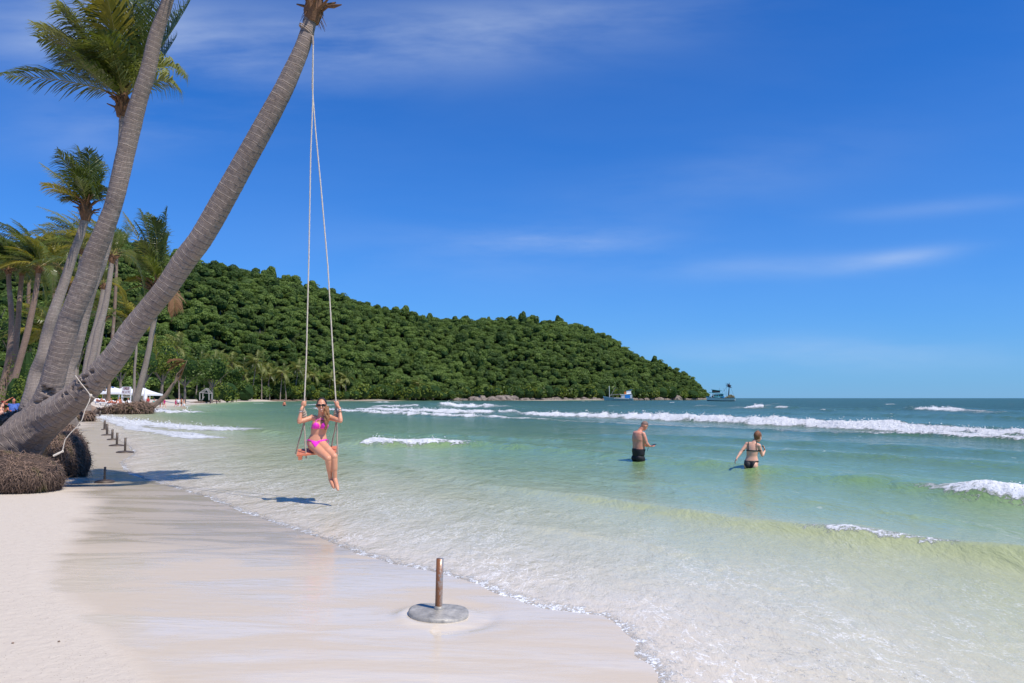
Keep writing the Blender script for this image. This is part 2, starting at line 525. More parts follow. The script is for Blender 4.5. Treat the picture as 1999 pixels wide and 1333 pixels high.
# ---------------- the shore ----------------
SHORE_PX = [(1300, 1345), (1286, 1330), (1272, 1300), (1240, 1282), (1233, 1255), (1205, 1222), (1170, 1203), (1110, 1197), (1060, 1190), (1010, 1172), (965, 1158), (930, 1140),
            (885, 1127), (840, 1115), (766, 1101), (700, 1082), (640, 1056), (580, 1036), (530, 1018), (480, 1003), (440, 988), (410, 973),
            (380, 964), (325, 947), (285, 936), (245, 922), (232, 903), (262, 885), (248, 869), (228, 857), (214, 845), (206, 834), (196, 822), (188, 813), (194, 808)]
SH = [(34, -60), (12, -15), (4.6, -2.0), (2.2, 2.2)]
SH += [tuple(G(px, py)[:2]) for px, py in SHORE_PX]
SH += [(-44, 88), (-50, 108), (-69, 152), (-99, 247), (-135, 380), (-110, 450), (-60, 510), (20, 572), (100, 632), (150, 690), (176, 722),
       (182, 735), (170, 780), (110, 900), (-100, 1100), (-700, 1500), (-6000, 4000)]
SH = np.array(SH)
POLY = np.vstack([SH, [(-20000, 4000), (-20000, -20000), (34, -20000)]])


def polydist(x, y, pts, want_t=False):
    best = np.full(x.shape, 1e18); bs = np.zeros(x.shape); bt = np.zeros(x.shape)
    for i in range(len(pts) - 1):
        ax, ay = pts[i]; bx, by = pts[i + 1]
        ex, ey = bx - ax, by - ay
        L2 = ex * ex + ey * ey
        t = np.clip(((x - ax) * ex + (y - ay) * ey) / L2, 0, 1)
        qx, qy = x - ax - t * ex, y - ay - t * ey
        d = qx * qx + qy * qy
        k = d < best
        best = np.where(k, d, best)
        if want_t:
            bs = np.where(k, np.sign(ex * qy - ey * qx), bs)
            bt = np.where(k, i + t, bt)
    if want_t: return np.sqrt(best), bs, bt
    return np.sqrt(best)


def shore_s(x, y):
    """signed distance to the water's edge, positive on land"""
    d = polydist(x, y, SH)
    ins = np.zeros(x.shape, bool)
    n = len(POLY)
    for i in range(n):
        ax, ay = POLY[i]; bx, by = POLY[(i + 1) % n]
        c = (ay > y) != (by > y)
        if by != ay:
            ins ^= c & (x < (bx - ax) * (y - ay) / (by - ay) + ax)
    near = sstep(120, 20, y)
    d = np.where(ins, d, -d)
    return d + near * (0.05 * fbm(x * 1.6, y * 1.6, 5, 4) + 0.018 * fbm(x * 9, y * 9, 6, 2))


STX, STY = G(856, 1208)[:2]


def sand_z(x, y, s=None):
    if s is None: s = shore_s(x, y)
    rise = 0.028 * np.clip(s, 0, 4) + 0.95 * sstep(3.5, 11, s) + 0.35 * sstep(12, 45, s)
    # the near beach stays low; it climbs past the palms
    keep = sstep(9, 17, y + 0.0 * x)
    low = 0.028 * np.clip(s, 0, 10)
    z = np.where(s > 0, low * (1 - keep) + rise * keep, np.maximum(0.058 * s, -1.2 + 0.012 * s))
    z = np.maximum(z, -4.0)
    lumps = 0.05 * fbm(x * 0.35, y * 0.35, 21, 3) * sstep(3, 8, s) * keep + 0.22 * fbm(x * 0.12, y * 0.12, 23, 3) * sstep(10, 25, s)
    # sand thrown up round the foreground stand's disc
    d = np.hypot(x - STX, (y - STY))
    scour = .020 * np.exp(-((d - .27) / .055) ** 2) * (.55 - .6 * (x - STX) / .27) - .012 * np.exp(-((d - .40) / .07) ** 2) * (x > STX)
    return z + lumps + scour * (d < .7)


def sz(x, y):
    return float(sand_z(np.array([float(x)]), np.array([float(y)]))[0])


def polar_grid(rows_dy, cols):
    Ys = 2475.0 / np.array(rows_dy)
    r = []
    for Y in Ys:
        X = (np.array(cols) - 999.5) / F * Y
        r.append(np.stack([X, np.full_like(X, Y)], 1))
    g = np.array(r)                                     # rows x cols x 2
    def fan(edge, sgn):
        out = []
        rad = np.hypot(edge[:, 0], edge[:, 1]); a0 = np.arctan2(abs(edge[0, 0]), edge[0, 1])
        for k in range(1, 15):
            a = a0 + (math.pi - a0) * k / 14
            out.append(np.stack([sgn * rad * np.sin(a), rad * np.cos(a)], 1))
        return out
    right = np.stack(fan(g[:, -1], 1), 1); left = np.stack(fan(g[:, 0], -1)[::-1], 1)
    g = np.concatenate([left, g, right], 1)
    return g


def grid_faces(nr, nc):
    i = np.arange(nr - 1)[:, None] * nc + np.arange(nc - 1)[None, :]
    return np.stack([i, i + 1, i + nc + 1, i + nc], -1).reshape(-1, 4)


# wave crests, in ground points seen left to right: (points, heights, front width, back width, foam along it, foam reach in front, foam reach behind)
WAVES = [
    # long outer breaker
    (((985, 806), (1060, 811), (1200, 816), (1400, 824), (1600, 833), (1800, 843), (1999, 853), (2300, 868)), (0.0, .35, .52, .52, .5, .45, .40, .36), .9, 4.0, (0.1, 1, 1, 1, 1, 1, 1, 1), 2.1, 0.45),
    (((1035, 820), (1200, 828), (1450, 838), (1620, 848), (1840, 851), (1999, 862), (2300, 884)), (.05, .08, .1, .12, .22, .25, .2), .5, 1.5, (.5, .62, .58, .5, .9, 1, 1), .6, 1.5),
    (((1432, 797), (1500, 798), (1573, 799)), (.5, .7, .3), 2.0, 6.0, (1, 1, .6), 4.0, .8),
    (((1560, 800), (1690, 800), (1780, 800), (1850, 801), (1900, 806), (1999, 810)), (.3, .3, .6, .5, .4, .3), 2.0, 6.0, (0, 0, 1, .9, .7, .4), 3.5, .8),
    (((862, 797), (880, 795), (940, 796), (985, 797), (1040, 798)), (.5, .9, .8, .6, .4), 2.5, 6.0, (.9, 1, .95, .65, 0), 5, 1.2),
    (((720, 794), (790, 796), (860, 797)), (.4, .5, .4), 2, 6, (.8, .95, .6), 3.0, .8),
    (((685, 798), (795, 803), (900, 808), (960, 808), (1020, 807)), (.3, .4, .5, .5, .3), 1.6, 5, (.8, .9, 1, 1, .6), 2.6, .8),
    (((600, 797), (640, 801), (740, 808), (860, 813), (1000, 817), (1110, 822)), (.2, .3, .35, .35, .2, .1), 1.2, 3, (.6, .9, 1, 1, .8, .6), 1.5, .6),
    (((560, 790), (640, 792), (700, 793)), (.2, .3, .2), 2, 5, (.6, .8, .5), 3, 1),
    (((660, 785), (740, 786), (800, 786)), (.2, .3, .2), 3, 8, (.5, .8, .4), 6, 1),
    # mid breaker with foam at the left end, glassy swell to the right, foam again at the right edge
    (((712, 872), (735, 868), (790, 871), (850, 872), (905, 872), (1000, 878), (1120, 886), (1250, 898), (1480, 921), (1700, 945), (1880, 968), (1999, 985), (2200, 1010)),
     (.08, .28, .32, .26, .19, .15, .15, .14, .15, .19, .26, .28, .24), .50, 1.3, (.7, 1, 1, 1, .6, 0, 0, 0, 0, 0, .78, .95, 1), .62, .15),
    # near wave
    (((640, 896), (760, 912), (860, 930), (960, 948), (1100, 968), (1300, 1000), (1480, 1028), (1640, 1052), (1800, 1077), (1999, 1108), (2300, 1150)),
     (.02, .03, .04, .05, .07, .10, .14, .18, .20, .21, .21), .33, .7, (0, .15, 0, .45, .1, 0, 0, .74, .68, 0, 0), .30, .08),
    (((880, 1000), (1020, 1025), (1180, 1050), (1300, 1072), (1500, 1110)), (.0, .025, .03, .03, .0), .18, .4, (0, .2, .3, .2, 0), .14, .05),
    # glassy swells between
    (((560, 850), (700, 846), (900, 852), (1100, 862), (1400, 876), (1700, 893), (1999, 912), (2200, 925)), (.0, .05, .09, .1, .12, .14, .14, .12), .55, 1.4, (0,) * 8, .3, .1),
    (((1100, 848), (1350, 856), (1600, 868), (1840, 880), (2100, 892)), (.05, .12, .16, .14, .1), .6, 1.6, (0,) * 5, .3, .1),
    (((1050, 925), (1300, 945), (1600, 980), (1900, 1022), (2150, 1060)), (.0, .04, .05, .05, .04), .4, .7, (0, 0, 0, 0, 0), .3, .1),
    (((1150, 802), (1400, 806), (1700, 812), (2000, 820), (2200, 825)), (.2, .3, .3, .35, .3), 1.8, 5, (0, 0, .0, 0, 0), 1, .3),
    # shore break on the left
    (((190, 811), (250, 822), (300, 829), (350, 834), (400, 838), (450, 840), (480, 841), (540, 845), (620, 850)), (.03, .08, .13, .17, .2, .2, .18, .15, .05), .7, 1.3, (1, 1, 1, 1, 1, 1, .8, .1, 0), 1.6, .6),
    (((205, 818), (265, 836), (330, 845), (390, 854), (425, 858)), (.01, .02, .03, .04, .02), .3, .5, (.8, .85, .85, .95, .7), .9, 1.3),
    (((292, 800), (320, 805), (355, 807), (398, 806)), (.15, .4, .35, .3), .9, 2.5, (.9, 1, 1, .95), 1.6, .8),
    (((330, 792), (370, 794), (410, 793)), (.1, .2, .15), 1.5, 4, (.7, .9, .7), 3, 1.5),
    (((430, 787), (480, 788), (540, 787)), (.1, .2, .15), 2, 5, (.5, .8, .5), 4, 1.5),
]
rngc = np.random.default_rng(5)
for (x0, x1, y, f) in [(1060, 1085, 781, .8), (780, 800, 786, .9), (1250, 1262, 786, .8), (1246, 1256, 790, .9), (1290, 1304, 792, .7), (1362, 1394, 794, .7), (1551, 1590, 783, .8), (1684, 1700, 786, .8), (1850, 1868, 784, .7),
                       (1965, 1985, 782, .9), (1596, 1612, 802, .7), (1230, 1245, 783, .6), (735, 762, 785, .9), (690, 712, 781, .9), (885, 900, 785, .9), (575, 600, 786, .8), (600, 640, 783, .7), (1720, 1760, 780, .6), (1900, 1930, 780.5, .6)]:
    WAVES.append((((x0, y), ((x0 + x1) / 2, y + .4), (x1, y)), (.2, .45, .2), 1.5, 4, (f * .8, f, f * .7), 2.4, 1))
for k in range(48):
    x0 = rngc.uniform(900, 2100); y = 779.0 + rngc.exponential(5); w = rngc.uniform(6, 30)
    if x0 < 1400 and y < 781: continue
    f = rngc.uniform(.7, 1.0)
    WAVES.append((((x0, y), (x0 + w / 2, y + .3), (x0 + w, y)), (.1, .25, .1), 1.5, 3, (f * .6, f, f * .5), 1.6, .8))
for k in range(26):
    x0 = rngc.uniform(900, 2100); y = rngc.uniform(850, 1000) + (x0 - 900) * 0.06; w = rngc.uniform(6, 18)
    f = rngc.uniform(.3, .55)
    WAVES.append((((x0, y), (x0 + w / 2, y + 1.0), (x0 + w, y + 1)), (.0, .02, .0), .1, .3, (f * .6, f, f * .5), .06, .05))


def sea_surface(x, y):
    s = shore_s(x, y)
    off = np.clip(-s, 0, None)
    rr = np.hypot(x, y)
    z = np.zeros_like(x); foam = np.zeros_like(x); face = np.zeros_like(x)
    wx = x + 0.5 * fbm(x * 0.25, y * 0.25, 31, 3) * sstep(4, 20, rr) * 1.0
    wy = y + 0.5 * fbm(x * 0.25, y * 0.25, 37, 3) * sstep(4, 20, rr) * 1.0
    for (pts, hts, wf, wb, fo, ff, fb) in WAVES:
        wp = np.array([tuple(G(px, py)[:2]) for px, py in pts])
        if pts[0][1] > 1e9: continue
        reach = max(wf, wb, ff, fb) * 3.2
        lo, hi = wp.min(0) - reach, wp.max(0) + reach
        k = (wx > lo[0]) & (wx < hi[0]) & (wy > lo[1]) & (wy < hi[1])
        if not k.any(): continue
        d, sg, t = polydist(wx[k], wy[k], wp, True)
        amp = np.interp(t, np.arange(len(pts)), hts); fv = np.interp(t, np.arange(len(pts)), fo)
        jit = 0.8 + 0.4 * fbm(x[k] * .8, y[k] * .8, 41, 2)
        front = sg < 0
        w = np.where(front, wf, wb)
        endt = np.clip(np.minimum(t, len(pts) - 1 - t) * 3.0, 0, 1)
        bump = amp * jit * np.exp(-(d / w) ** 2) * (0.35 + 0.65 * endt)
        z[k] += bump
        fr = np.where(front, ff, fb)
        ed = 0.75 + 0.45 * fbm(x[k] * 1.6 / max(fr.max(), .3), y[k] * 1.6 / max(fr.max(), .3), 47, 3)
        fm = fv * (1 - sstep(0.55, 1.15, d / (fr * ed))) * endt ** .5
        # lacy scum left lying around the foam
        fm2 = fv * 0.5 * (1 - sstep(0.4, 2.3, d / fr)) * np.clip(wf * 2, 0, 1)
        foam[k] = np.maximum(foam[k], np.maximum(fm, fm2))
        face[k] = np.maximum(face[k], np.where(front, 1, .3) * np.exp(-((d - wf * .5) / (wf * .9)) ** 2) * np.clip(amp * 5, 0, 1))
    # wind chop and low swell
    cx, cy = 0.89 * x + 0.45 * y, -0.45 * x + 0.89 * y
    cx = cx + 1.3 * fbm(x * .15, y * .15, 51, 3)
    a = sstep(.8, 8, off)
    far = sstep(15, 80, rr)
    z += a * (0.018 * fbm(cx * .9, cy * .28, 61, 4) + 0.03 * far * fbm(cx * .4, cy * .15, 67, 3))
    z += 0.16 * sstep(60, 200, rr) * a * fbm(x * .10, y * .07, 71, 3)
    z += a * 0.012 * fbm(cx * 3.2, cy * 1.6, 73, 3) * sstep(60, 20, rr)
    z += 0.004 * fbm(cx * 6, cy * 3.5, 75, 3) * sstep(25, 8, rr) * sstep(0.0, .5, off)
    # foam stands up in lumps
    fl = np.clip(foam - .5, 0, 1)
    lump = fbm(x * 4.2, y * 4.2, 81, 5, .72)
    z += fl * (0.06 + 0.10 * far) * lump + fl * .03
    # the thin swash lip
    z += 0.010 * sstep(0.0, 0.25, off) + 0.006 * np.exp(-((off - .09) / .08) ** 2)
    z = np.where(s > 0, -0.003 - 0.1 * s, z)
    depth = np.where(s < 0, np.minimum(0.058 * off, 1.2 + .012 * off - .012 * 0), 0)
    edge = np.exp(-(off / .22) ** 2) * (s < .06) * sstep(70, 20, rr)
    swash = (1 - sstep(.6, 3.2, off)) * .42 * (.6 + .6 * fbm(cx * .8, cy * .4, 85, 3))
    foam = np.maximum(foam, np.maximum(edge * .66, swash * sstep(90, 30, rr)))
    return s, z, depth, np.clip(foam, 0, 1), face


_rows = [.14, .22, .32, .45, .6, .8, 1.0]
while _rows[-1] < 12: _rows.append(_rows[-1] + .8)
while _rows[-1] < 95: _rows.append(_rows[-1] + .7)
while _rows[-1] < 600: _rows.append(_rows[-1] + 1.25)
while _rows[-1] < 6000: _rows.append(_rows[-1] * 1.25)
_cols = list(np.arange(-2400, -240, 120)) + list(np.arange(-240, 2240, 3.0)) + list(np.arange(2240, 4500, 120))
g = polar_grid(_rows, _cols)
nr, nc = g.shape[:2]
gx, gy = g[..., 0].ravel(), g[..., 1].ravel()
s_, z_, dep_, foam_, face_ = sea_surface(gx, gy)
fc = grid_faces(nr, nc)
keep = (s_[fc].min(1) < 0.35)
fc = fc[keep]
used = np.unique(fc); remap = -np.ones(len(gx), int); remap[used] = np.arange(len(used))
fc = remap[fc][:, ::-1]


def water_mat():
    m, t, b = mat('sea_water')
    geo = nd(t, 'ShaderNodeNewGeometry')
    dp = nd(t, 'ShaderNodeAttribute', {'attribute_name': 'depth'}).outputs['Fac']
    fo = nd(t, 'ShaderNodeAttribute', {'attribute_name': 'foam'}).outputs['Fac']
    fa = nd(t, 'ShaderNodeAttribute', {'attribute_name': 'face'}).outputs['Fac']
    mp = nd(t, 'ShaderNodeMapping', None, Vector=geo.outputs['Position'])
    mp.inputs['Rotation'].default_value = (0, 0, R(-26))
    mp.inputs['Scale'].default_value = (1.0, 0.42, 1.0)
    dist = nd(t, 'ShaderNodeVectorMath', {'operation': 'LENGTH'}, i0=geo.outputs['Position']).outputs['Value']
    big = nd(t, 'ShaderNodeTexNoise', None, Vector=mp.outputs[0], Scale=.35, Detail=4.0)
    # body colour of the milky water with depth
    dn = mth(t, 'ADD', dp, mth(t, 'MULTIPLY', mth(t, 'SUBTRACT', big.outputs[0], .5), mth(t, 'MULTIPLY', dp, .45)))
    body = ramp(t, mth(t, 'DIVIDE', dn, 2.6), [(0.0, (.67, .58, .455)), (.012, (.66, .585, .45)), (.035, (.58, .54, .39)), (.075, (.47, .47, .28)),
                                                (.14, (.285, .37, .19)), (.24, (.185, .30, .135)), (.42, (.112, .208, .092)), (.7, (.066, .140, .066)), (1.0, (.038, .098, .052))])
    thin = mixc(t, 1.0, body, (1.02, 1.05, .80), 'MULTIPLY')
    body = mixc(t, mth(t, 'MULTIPLY', fa, maprange(t, dp, .05, .4, 0, .85)), body, thin)
    # foam: bubbles near, ragged clots farther off
    f1a = nd(t, 'ShaderNodeTexNoise', None, Vector=geo.outputs['Position'], Scale=34.0, Detail=6.0, Roughness=.7, Distortion=.8)
    f1b = nd(t, 'ShaderNodeTexNoise', None, Vector=geo.outputs['Position'], Scale=5.5, Detail=9.0, Roughness=.78, Distortion=.7)
    nearf = maprange(t, dist, 7, 20)
    f1m = nd(t, 'ShaderNodeMix', None, i0=nearf, i2=f1a.outputs[0], i3=f1b.outputs[0]).outputs[0]
    f2 = nd(t, 'ShaderNodeTexVoronoi', {'feature': 'DISTANCE_TO_EDGE'}, Vector=mixc(t, .12, geo.outputs['Position'], f1b.outputs['Color']), Scale=5.0)
    f3 = nd(t, 'ShaderNodeTexNoise', None, Vector=mp.outputs[0], Scale=1.3, Detail=6.0, Roughness=.7)
    lace = mth(t, 'SUBTRACT', 1.0, maprange(t, f2.outputs['Distance'], 0.0, .2))
    pat = mth(t, 'ADD', mth(t, 'MULTIPLY', mth(t, 'SUBTRACT', f1m, .5), 1.5), mth(t, 'MULTIPLY', lace, .16))
    pat = mth(t, 'ADD', pat, mth(t, 'ADD', mth(t, 'MULTIPLY', f3.outputs[0], .45), .28))
    thr = mth(t, 'SUBTRACT', 1.06, mth(t, 'MULTIPLY', fo, .80))
    fm = maprange(t, mth(t, 'SUBTRACT', pat, thr), -.09, .14, 0, 1, True)
    fm = mth(t, 'MULTIPLY', fm, maprange(t, fo, .04, .2))
    # fine white foam threads, and glints painted as white, scattered over the thin wash
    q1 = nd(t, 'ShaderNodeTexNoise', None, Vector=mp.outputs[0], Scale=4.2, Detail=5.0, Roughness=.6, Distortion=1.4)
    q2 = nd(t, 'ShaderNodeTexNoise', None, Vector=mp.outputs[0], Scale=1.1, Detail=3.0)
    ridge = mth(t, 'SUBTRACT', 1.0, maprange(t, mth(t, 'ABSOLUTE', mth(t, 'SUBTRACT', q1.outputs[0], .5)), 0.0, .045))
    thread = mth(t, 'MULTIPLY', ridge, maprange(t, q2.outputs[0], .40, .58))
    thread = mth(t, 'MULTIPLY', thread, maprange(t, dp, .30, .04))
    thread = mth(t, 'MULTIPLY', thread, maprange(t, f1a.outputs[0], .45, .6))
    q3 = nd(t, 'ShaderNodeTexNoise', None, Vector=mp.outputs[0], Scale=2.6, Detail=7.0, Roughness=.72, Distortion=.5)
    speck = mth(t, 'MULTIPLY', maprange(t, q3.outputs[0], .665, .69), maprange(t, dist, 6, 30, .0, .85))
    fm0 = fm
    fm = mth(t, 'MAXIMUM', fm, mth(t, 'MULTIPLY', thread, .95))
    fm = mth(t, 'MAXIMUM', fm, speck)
    foamc = mixc(t, maprange(t, f1m, .36, .62), (.74, .76, .77), (.90, .905, .905))  # greyer in the crevices of the foam: shade put into its colour
    col = mixc(t, fm, body, foamc)
    t.links.new(col, b.inputs['Base Color'])
    rgh = maprange(t, dist, 8, 150, .07, .32)
    rg2 = nd(t, 'ShaderNodeMix', None, i0=fm, i2=rgh, i3=.8).outputs[0]
    t.links.new(rg2, b.inputs['Roughness'])
    b.inputs['IOR'].default_value = 1.333
    b.inputs['Specular IOR Level'].default_value = .42
    # ripples at several scales, the finest giving way with distance
    r0 = nd(t, 'ShaderNodeTexNoise', None, Vector=mp.outputs[0], Scale=22.0, Detail=4.0, Roughness=.6, Distortion=.8)
    r1 = nd(t, 'ShaderNodeTexNoise', None, Vector=mp.outputs[0], Scale=8.0, Detail=6.0, Roughness=.62, Distortion=.6)
    r2 = nd(t, 'ShaderNodeTexNoise', None, Vector=mp.outputs[0], Scale=2.2, Detail=6.0, Roughness=.65, Distortion=.3)
    r3 = nd(t, 'ShaderNodeTexNoise', None, Vector=mp.outputs[0], Scale=.6, Detail=7.0, Roughness=.68)
    k0 = maprange(t, dist, 5, 25, .005, .0)
    k1 = maprange(t, dist, 6, 60, .026, .07)
    k2 = maprange(t, dist, 4, 30, .05, .30)
    k3 = maprange(t, dist, 15, 120, .05, 1.5)
    hh = mth(t, 'ADD', mth(t, 'MULTIPLY', r1.outputs[0], k1), mth(t, 'MULTIPLY', r2.outputs[0], k2))
    hh = mth(t, 'ADD', hh, mth(t, 'MULTIPLY', r3.outputs[0], k3))
    hh = mth(t, 'ADD', hh, mth(t, 'MULTIPLY', r0.outputs[0], k0))
    hh = mth(t, 'ADD', hh, mth(t, 'MULTIPLY', fm0, mth(t, 'MULTIPLY', f1m, maprange(t, dist, 6, 40, .015, .26))))
    bp = nd(t, 'ShaderNodeBump', None, Strength=1.0, Distance=.55, Height=hh)
    t.links.new(bp.outputs[0], b.inputs['Normal'])
    # the thinnest film at the rim lets the sand show
    tr = nd(t, 'ShaderNodeBsdfTransparent')
    al = mth(t, 'MAXIMUM', maprange(t, dp, .0, .004, .55, 1.0), fm)
    mx = nd(t, 'ShaderNodeMixShader', None, i0=al, i1=tr.outputs[0], i2=b.outputs[0])
    out = [x for x in t.nodes if x.type == 'OUTPUT_MATERIAL'][0]
    t.links.new(mx.outputs[0], out.inputs[0])
    return m


V = np.stack([gx, gy, z_], 1)[used]
sea = obj('sea', V, fc, water_mat(), None, True, {'depth': dep_[used], 'foam': foam_[used], 'face': face_[used]})
tag(sea, kind='structure')


# spray: small clots of foam thrown up along the breakers
rs = np.random.default_rng(91)
cand = np.where((foam_ > .88) & (gy > 8) & (gy < 230) & (np.abs(gx / np.maximum(gy, 1)) < .8))[0]
prob = np.clip(gy[cand], 6, 60) ** 1.6
pick = rs.choice(cand, size=min(4500, len(cand) * 2), p=prob / prob.sum())
SV = []
for i in pick:
    sz0 = rs.uniform(.25, 1.0) * gy[i] * .0008 + .004
    c = np.array([gx[i] + rs.normal() * .15, gy[i] + rs.normal() * .12, z_[i] + abs(rs.normal()) * (.02 + .0011 * min(gy[i], 60))])
    for q in range(4): SV.append(c + rs.normal(size=3) * sz0 * np.array([1.0, 1.0, .7]))
k4 = np.arange(len(pick))[:, None] * 4
SF = np.concatenate([k4 + np.array([[0, 1, 2]]), k4 + np.array([[0, 2, 3]]), k4 + np.array([[0, 3, 1]]), k4 + np.array([[1, 3, 2]])], 0)
spray = obj('spray', np.array(SV), SF, simple('foam_spray', (.85, .86, .86), .9, .05, 5), None)
tag(spray, 'white clots of foam and spray along the breaking waves', 'spray', kind='stuff')


def sea_z(x, y):
    return float(sea_surface(np.array([float(x)]), np.array([float(y)]))[1][0])


# sand: one sheet that is beach, land and sea bed
_rows = [.14, .3, .6, 1.0]
while _rows[-1] < 30: _rows.append(_rows[-1] + 1.0)
while _rows[-1] < 640: _rows.append(_rows[-1] + 2.4)
while _rows[-1] < 9000: _rows.append(_rows[-1] * 1.25)
_cols = list(np.arange(-2400, -200, 110)) + list(np.arange(-200, 2200, 7.0)) + list(np.arange(2200, 4500, 110))
g = polar_grid(_rows, _cols)
nr, nc = g.shape[:2]
gx, gy = g[..., 0].ravel(), g[..., 1].ravel()
s_ = shore_s(gx, gy)
z_ = sand_z(gx, gy, s_)
# wet where the swash has just been: bounded by the tide line seen on the sand
WET_PX = [(3000, 1500), (330, 1600), (262, 1345), (215, 1300), (165, 1262), (128, 1215), (92, 1165), (80, 1130), (92, 1095), (128, 1060), (150, 1020), (156, 985), (120, 962), (60, 958), (112, 945), (100, 905), (90, 860), (100, 840), (140, 822), (160, 806),
          (210, 803), (300, 793), (600, 781), (1500, 779), (3000, 779)]
W = np.array([tuple(G(px, py)[:2]) for px, py in WET_PX])
ins = np.zeros(gx.shape, bool)
for i in range(len(W)):
    ax, ay = W[i]; bx, by = W[(i + 1) % len(W)]
    c = (ay > gy) != (by > gy)
    if by != ay: ins ^= c & (gx < (bx - ax) * (gy - ay) / (by - ay) + ax)
dw = polydist(gx, gy, np.vstack([W, W[:1]]))
wet = np.where(ins, dw, -dw)
wet = wet / np.clip(gy * .05, .15, 3)
wet += .35 * fbm(gx * .9, gy * .9, 91, 3)


def sand_mat():
    m, t, b = mat('beach_sand')
    geo = nd(t, 'ShaderNodeNewGeometry')
    we = nd(t, 'ShaderNodeAttribute', {'attribute_name': 'wet'}).outputs['Fac']
    sd = nd(t, 'ShaderNodeAttribute', {'attribute_name': 'shore'}).outputs['Fac']
    mp = nd(t, 'ShaderNodeMapping', None, Vector=geo.outputs['Position'])
    mp.inputs['Rotation'].default_value = (0, 0, R(-12))
    mp.inputs['Scale'].default_value = (.45, 1.6, 1.0)
    st = nd(t, 'ShaderNodeTexNoise', None, Vector=mp.outputs[0], Scale=1.3, Detail=6.0, Roughness=.62, Distortion=.7)
    st2 = nd(t, 'ShaderNodeTexNoise', None, Vector=mp.outputs[0], Scale=7.0, Detail=4.0, Roughness=.6, Distortion=.4)
    gr = nd(t, 'ShaderNodeTexNoise', None, Vector=geo.outputs['Position'], Scale=260.0, Detail=2.0)
    md = nd(t, 'ShaderNodeTexNoise', None, Vector=geo.outputs['Position'], Scale=11.0, Detail=6.0, Roughness=.6)
    wm = maprange(t, mth(t, 'ADD', we, mth(t, 'MULTIPLY', mth(t, 'SUBTRACT', st.outputs[0], .5), 1.6)), -.25, .75, 0, 1, True)
    film = maprange(t, mth(t, 'ADD', st.outputs[0], mth(t, 'MULTIPLY', we, .012)), .42, .62, 0, 1, True)
    hi = nd(t, 'ShaderNodeSeparateXYZ', None, i0=geo.outputs['Position']).outputs[1]
    flat = maprange(t, hi, 8, 20, 1.0, .12)
    film = mth(t, 'ADD', mth(t, 'MULTIPLY', film, flat), mth(t, 'MULTIPLY', mth(t, 'SUBTRACT', 1.0, flat), .55))
    dry = mixc(t, md.outputs[0], (.56, .485, .395), (.65, .575, .475))
    dry = mixc(t, mth(t, 'MULTIPLY', gr.outputs[0], .35), dry, (.45, .39, .32))
    gl = nd(t, 'ShaderNodeTexNoise', None, Vector=geo.outputs['Position'], Scale=75.0, Detail=1.0)
    dry = mixc(t, maprange(t, gl.outputs[0], .70, .74), dry, (.30, .24, .18))
    damp = mixc(t, film, (.59, .495, .375), (.67, .585, .465))
    hi = nd(t, 'ShaderNodeSeparateXYZ', None, i0=geo.outputs['Position']).outputs[1]
    tanf = mth(t, 'MULTIPLY', maprange(t, mth(t, 'ADD', hi, mth(t, 'MULTIPLY', st.outputs[0], 3.0)), 8.8, 10.8, 0, 1, True), maprange(t, hi, 21, 15, .25, 1))
    damp = mixc(t, mth(t, 'MULTIPLY', tanf, .8), damp, (.45, .375, .275))
    # inland the sand gives way to litter and grass
    ld = nd(t, 'ShaderNodeTexNoise', None, Vector=geo.outputs['Position'], Scale=.5, Detail=6.0, Roughness=.7)
    veg = maprange(t, mth(t, 'ADD', sd, mth(t, 'MULTIPLY', ld.outputs[0], 16.0)), 27, 36, 0, 1)
    litter = mixc(t, ld.outputs[0], (.09, .085, .03), (.16, .14, .06))
    c = mixc(t, wm, dry, damp)
    c = mixc(t, veg, c, litter)
    t.links.new(c, b.inputs['Base Color'])
    rw = mth(t, 'MULTIPLY', wm, mth(t, 'ADD', mth(t, 'MULTIPLY', film, .4), .6))
    t.links.new(maprange(t, rw, 0, 1, .9, .10), b.inputs['Roughness'])
    t.links.new(maprange(t, wm, 0, 1, .2, .62), b.inputs['Specular IOR Level'])
    b.inputs['IOR'].default_value = 1.4
    flat = maprange(t, hi, 8, 22, 1.0, .15)
    hd = mth(t, 'ADD', mth(t, 'MULTIPLY', md.outputs[0], .022), mth(t, 'MULTIPLY', gr.outputs[0], .0016))
    hw = mth(t, 'ADD', mth(t, 'MULTIPLY', st2.outputs[0], .006), mth(t, 'MULTIPLY', st.outputs[0], .004))
    hw = mth(t, 'MULTIPLY', hw, flat)
    hh = nd(t, 'ShaderNodeMix', None, i0=wm, i2=hd, i3=hw)
    bp = nd(t, 'ShaderNodeBump', None, Strength=.8, Distance=1.0, Height=hh.outputs[0])
    t.links.new(bp.outputs[0], b.inputs['Normal'])
    return m


ground = obj('ground', np.stack([gx, gy, z_], 1), grid_faces(nr, nc)[:, ::-1], sand_mat(), None, True, {'wet': np.clip(wet, -3, 3), 'shore': s_})
tag(ground, kind='structure')

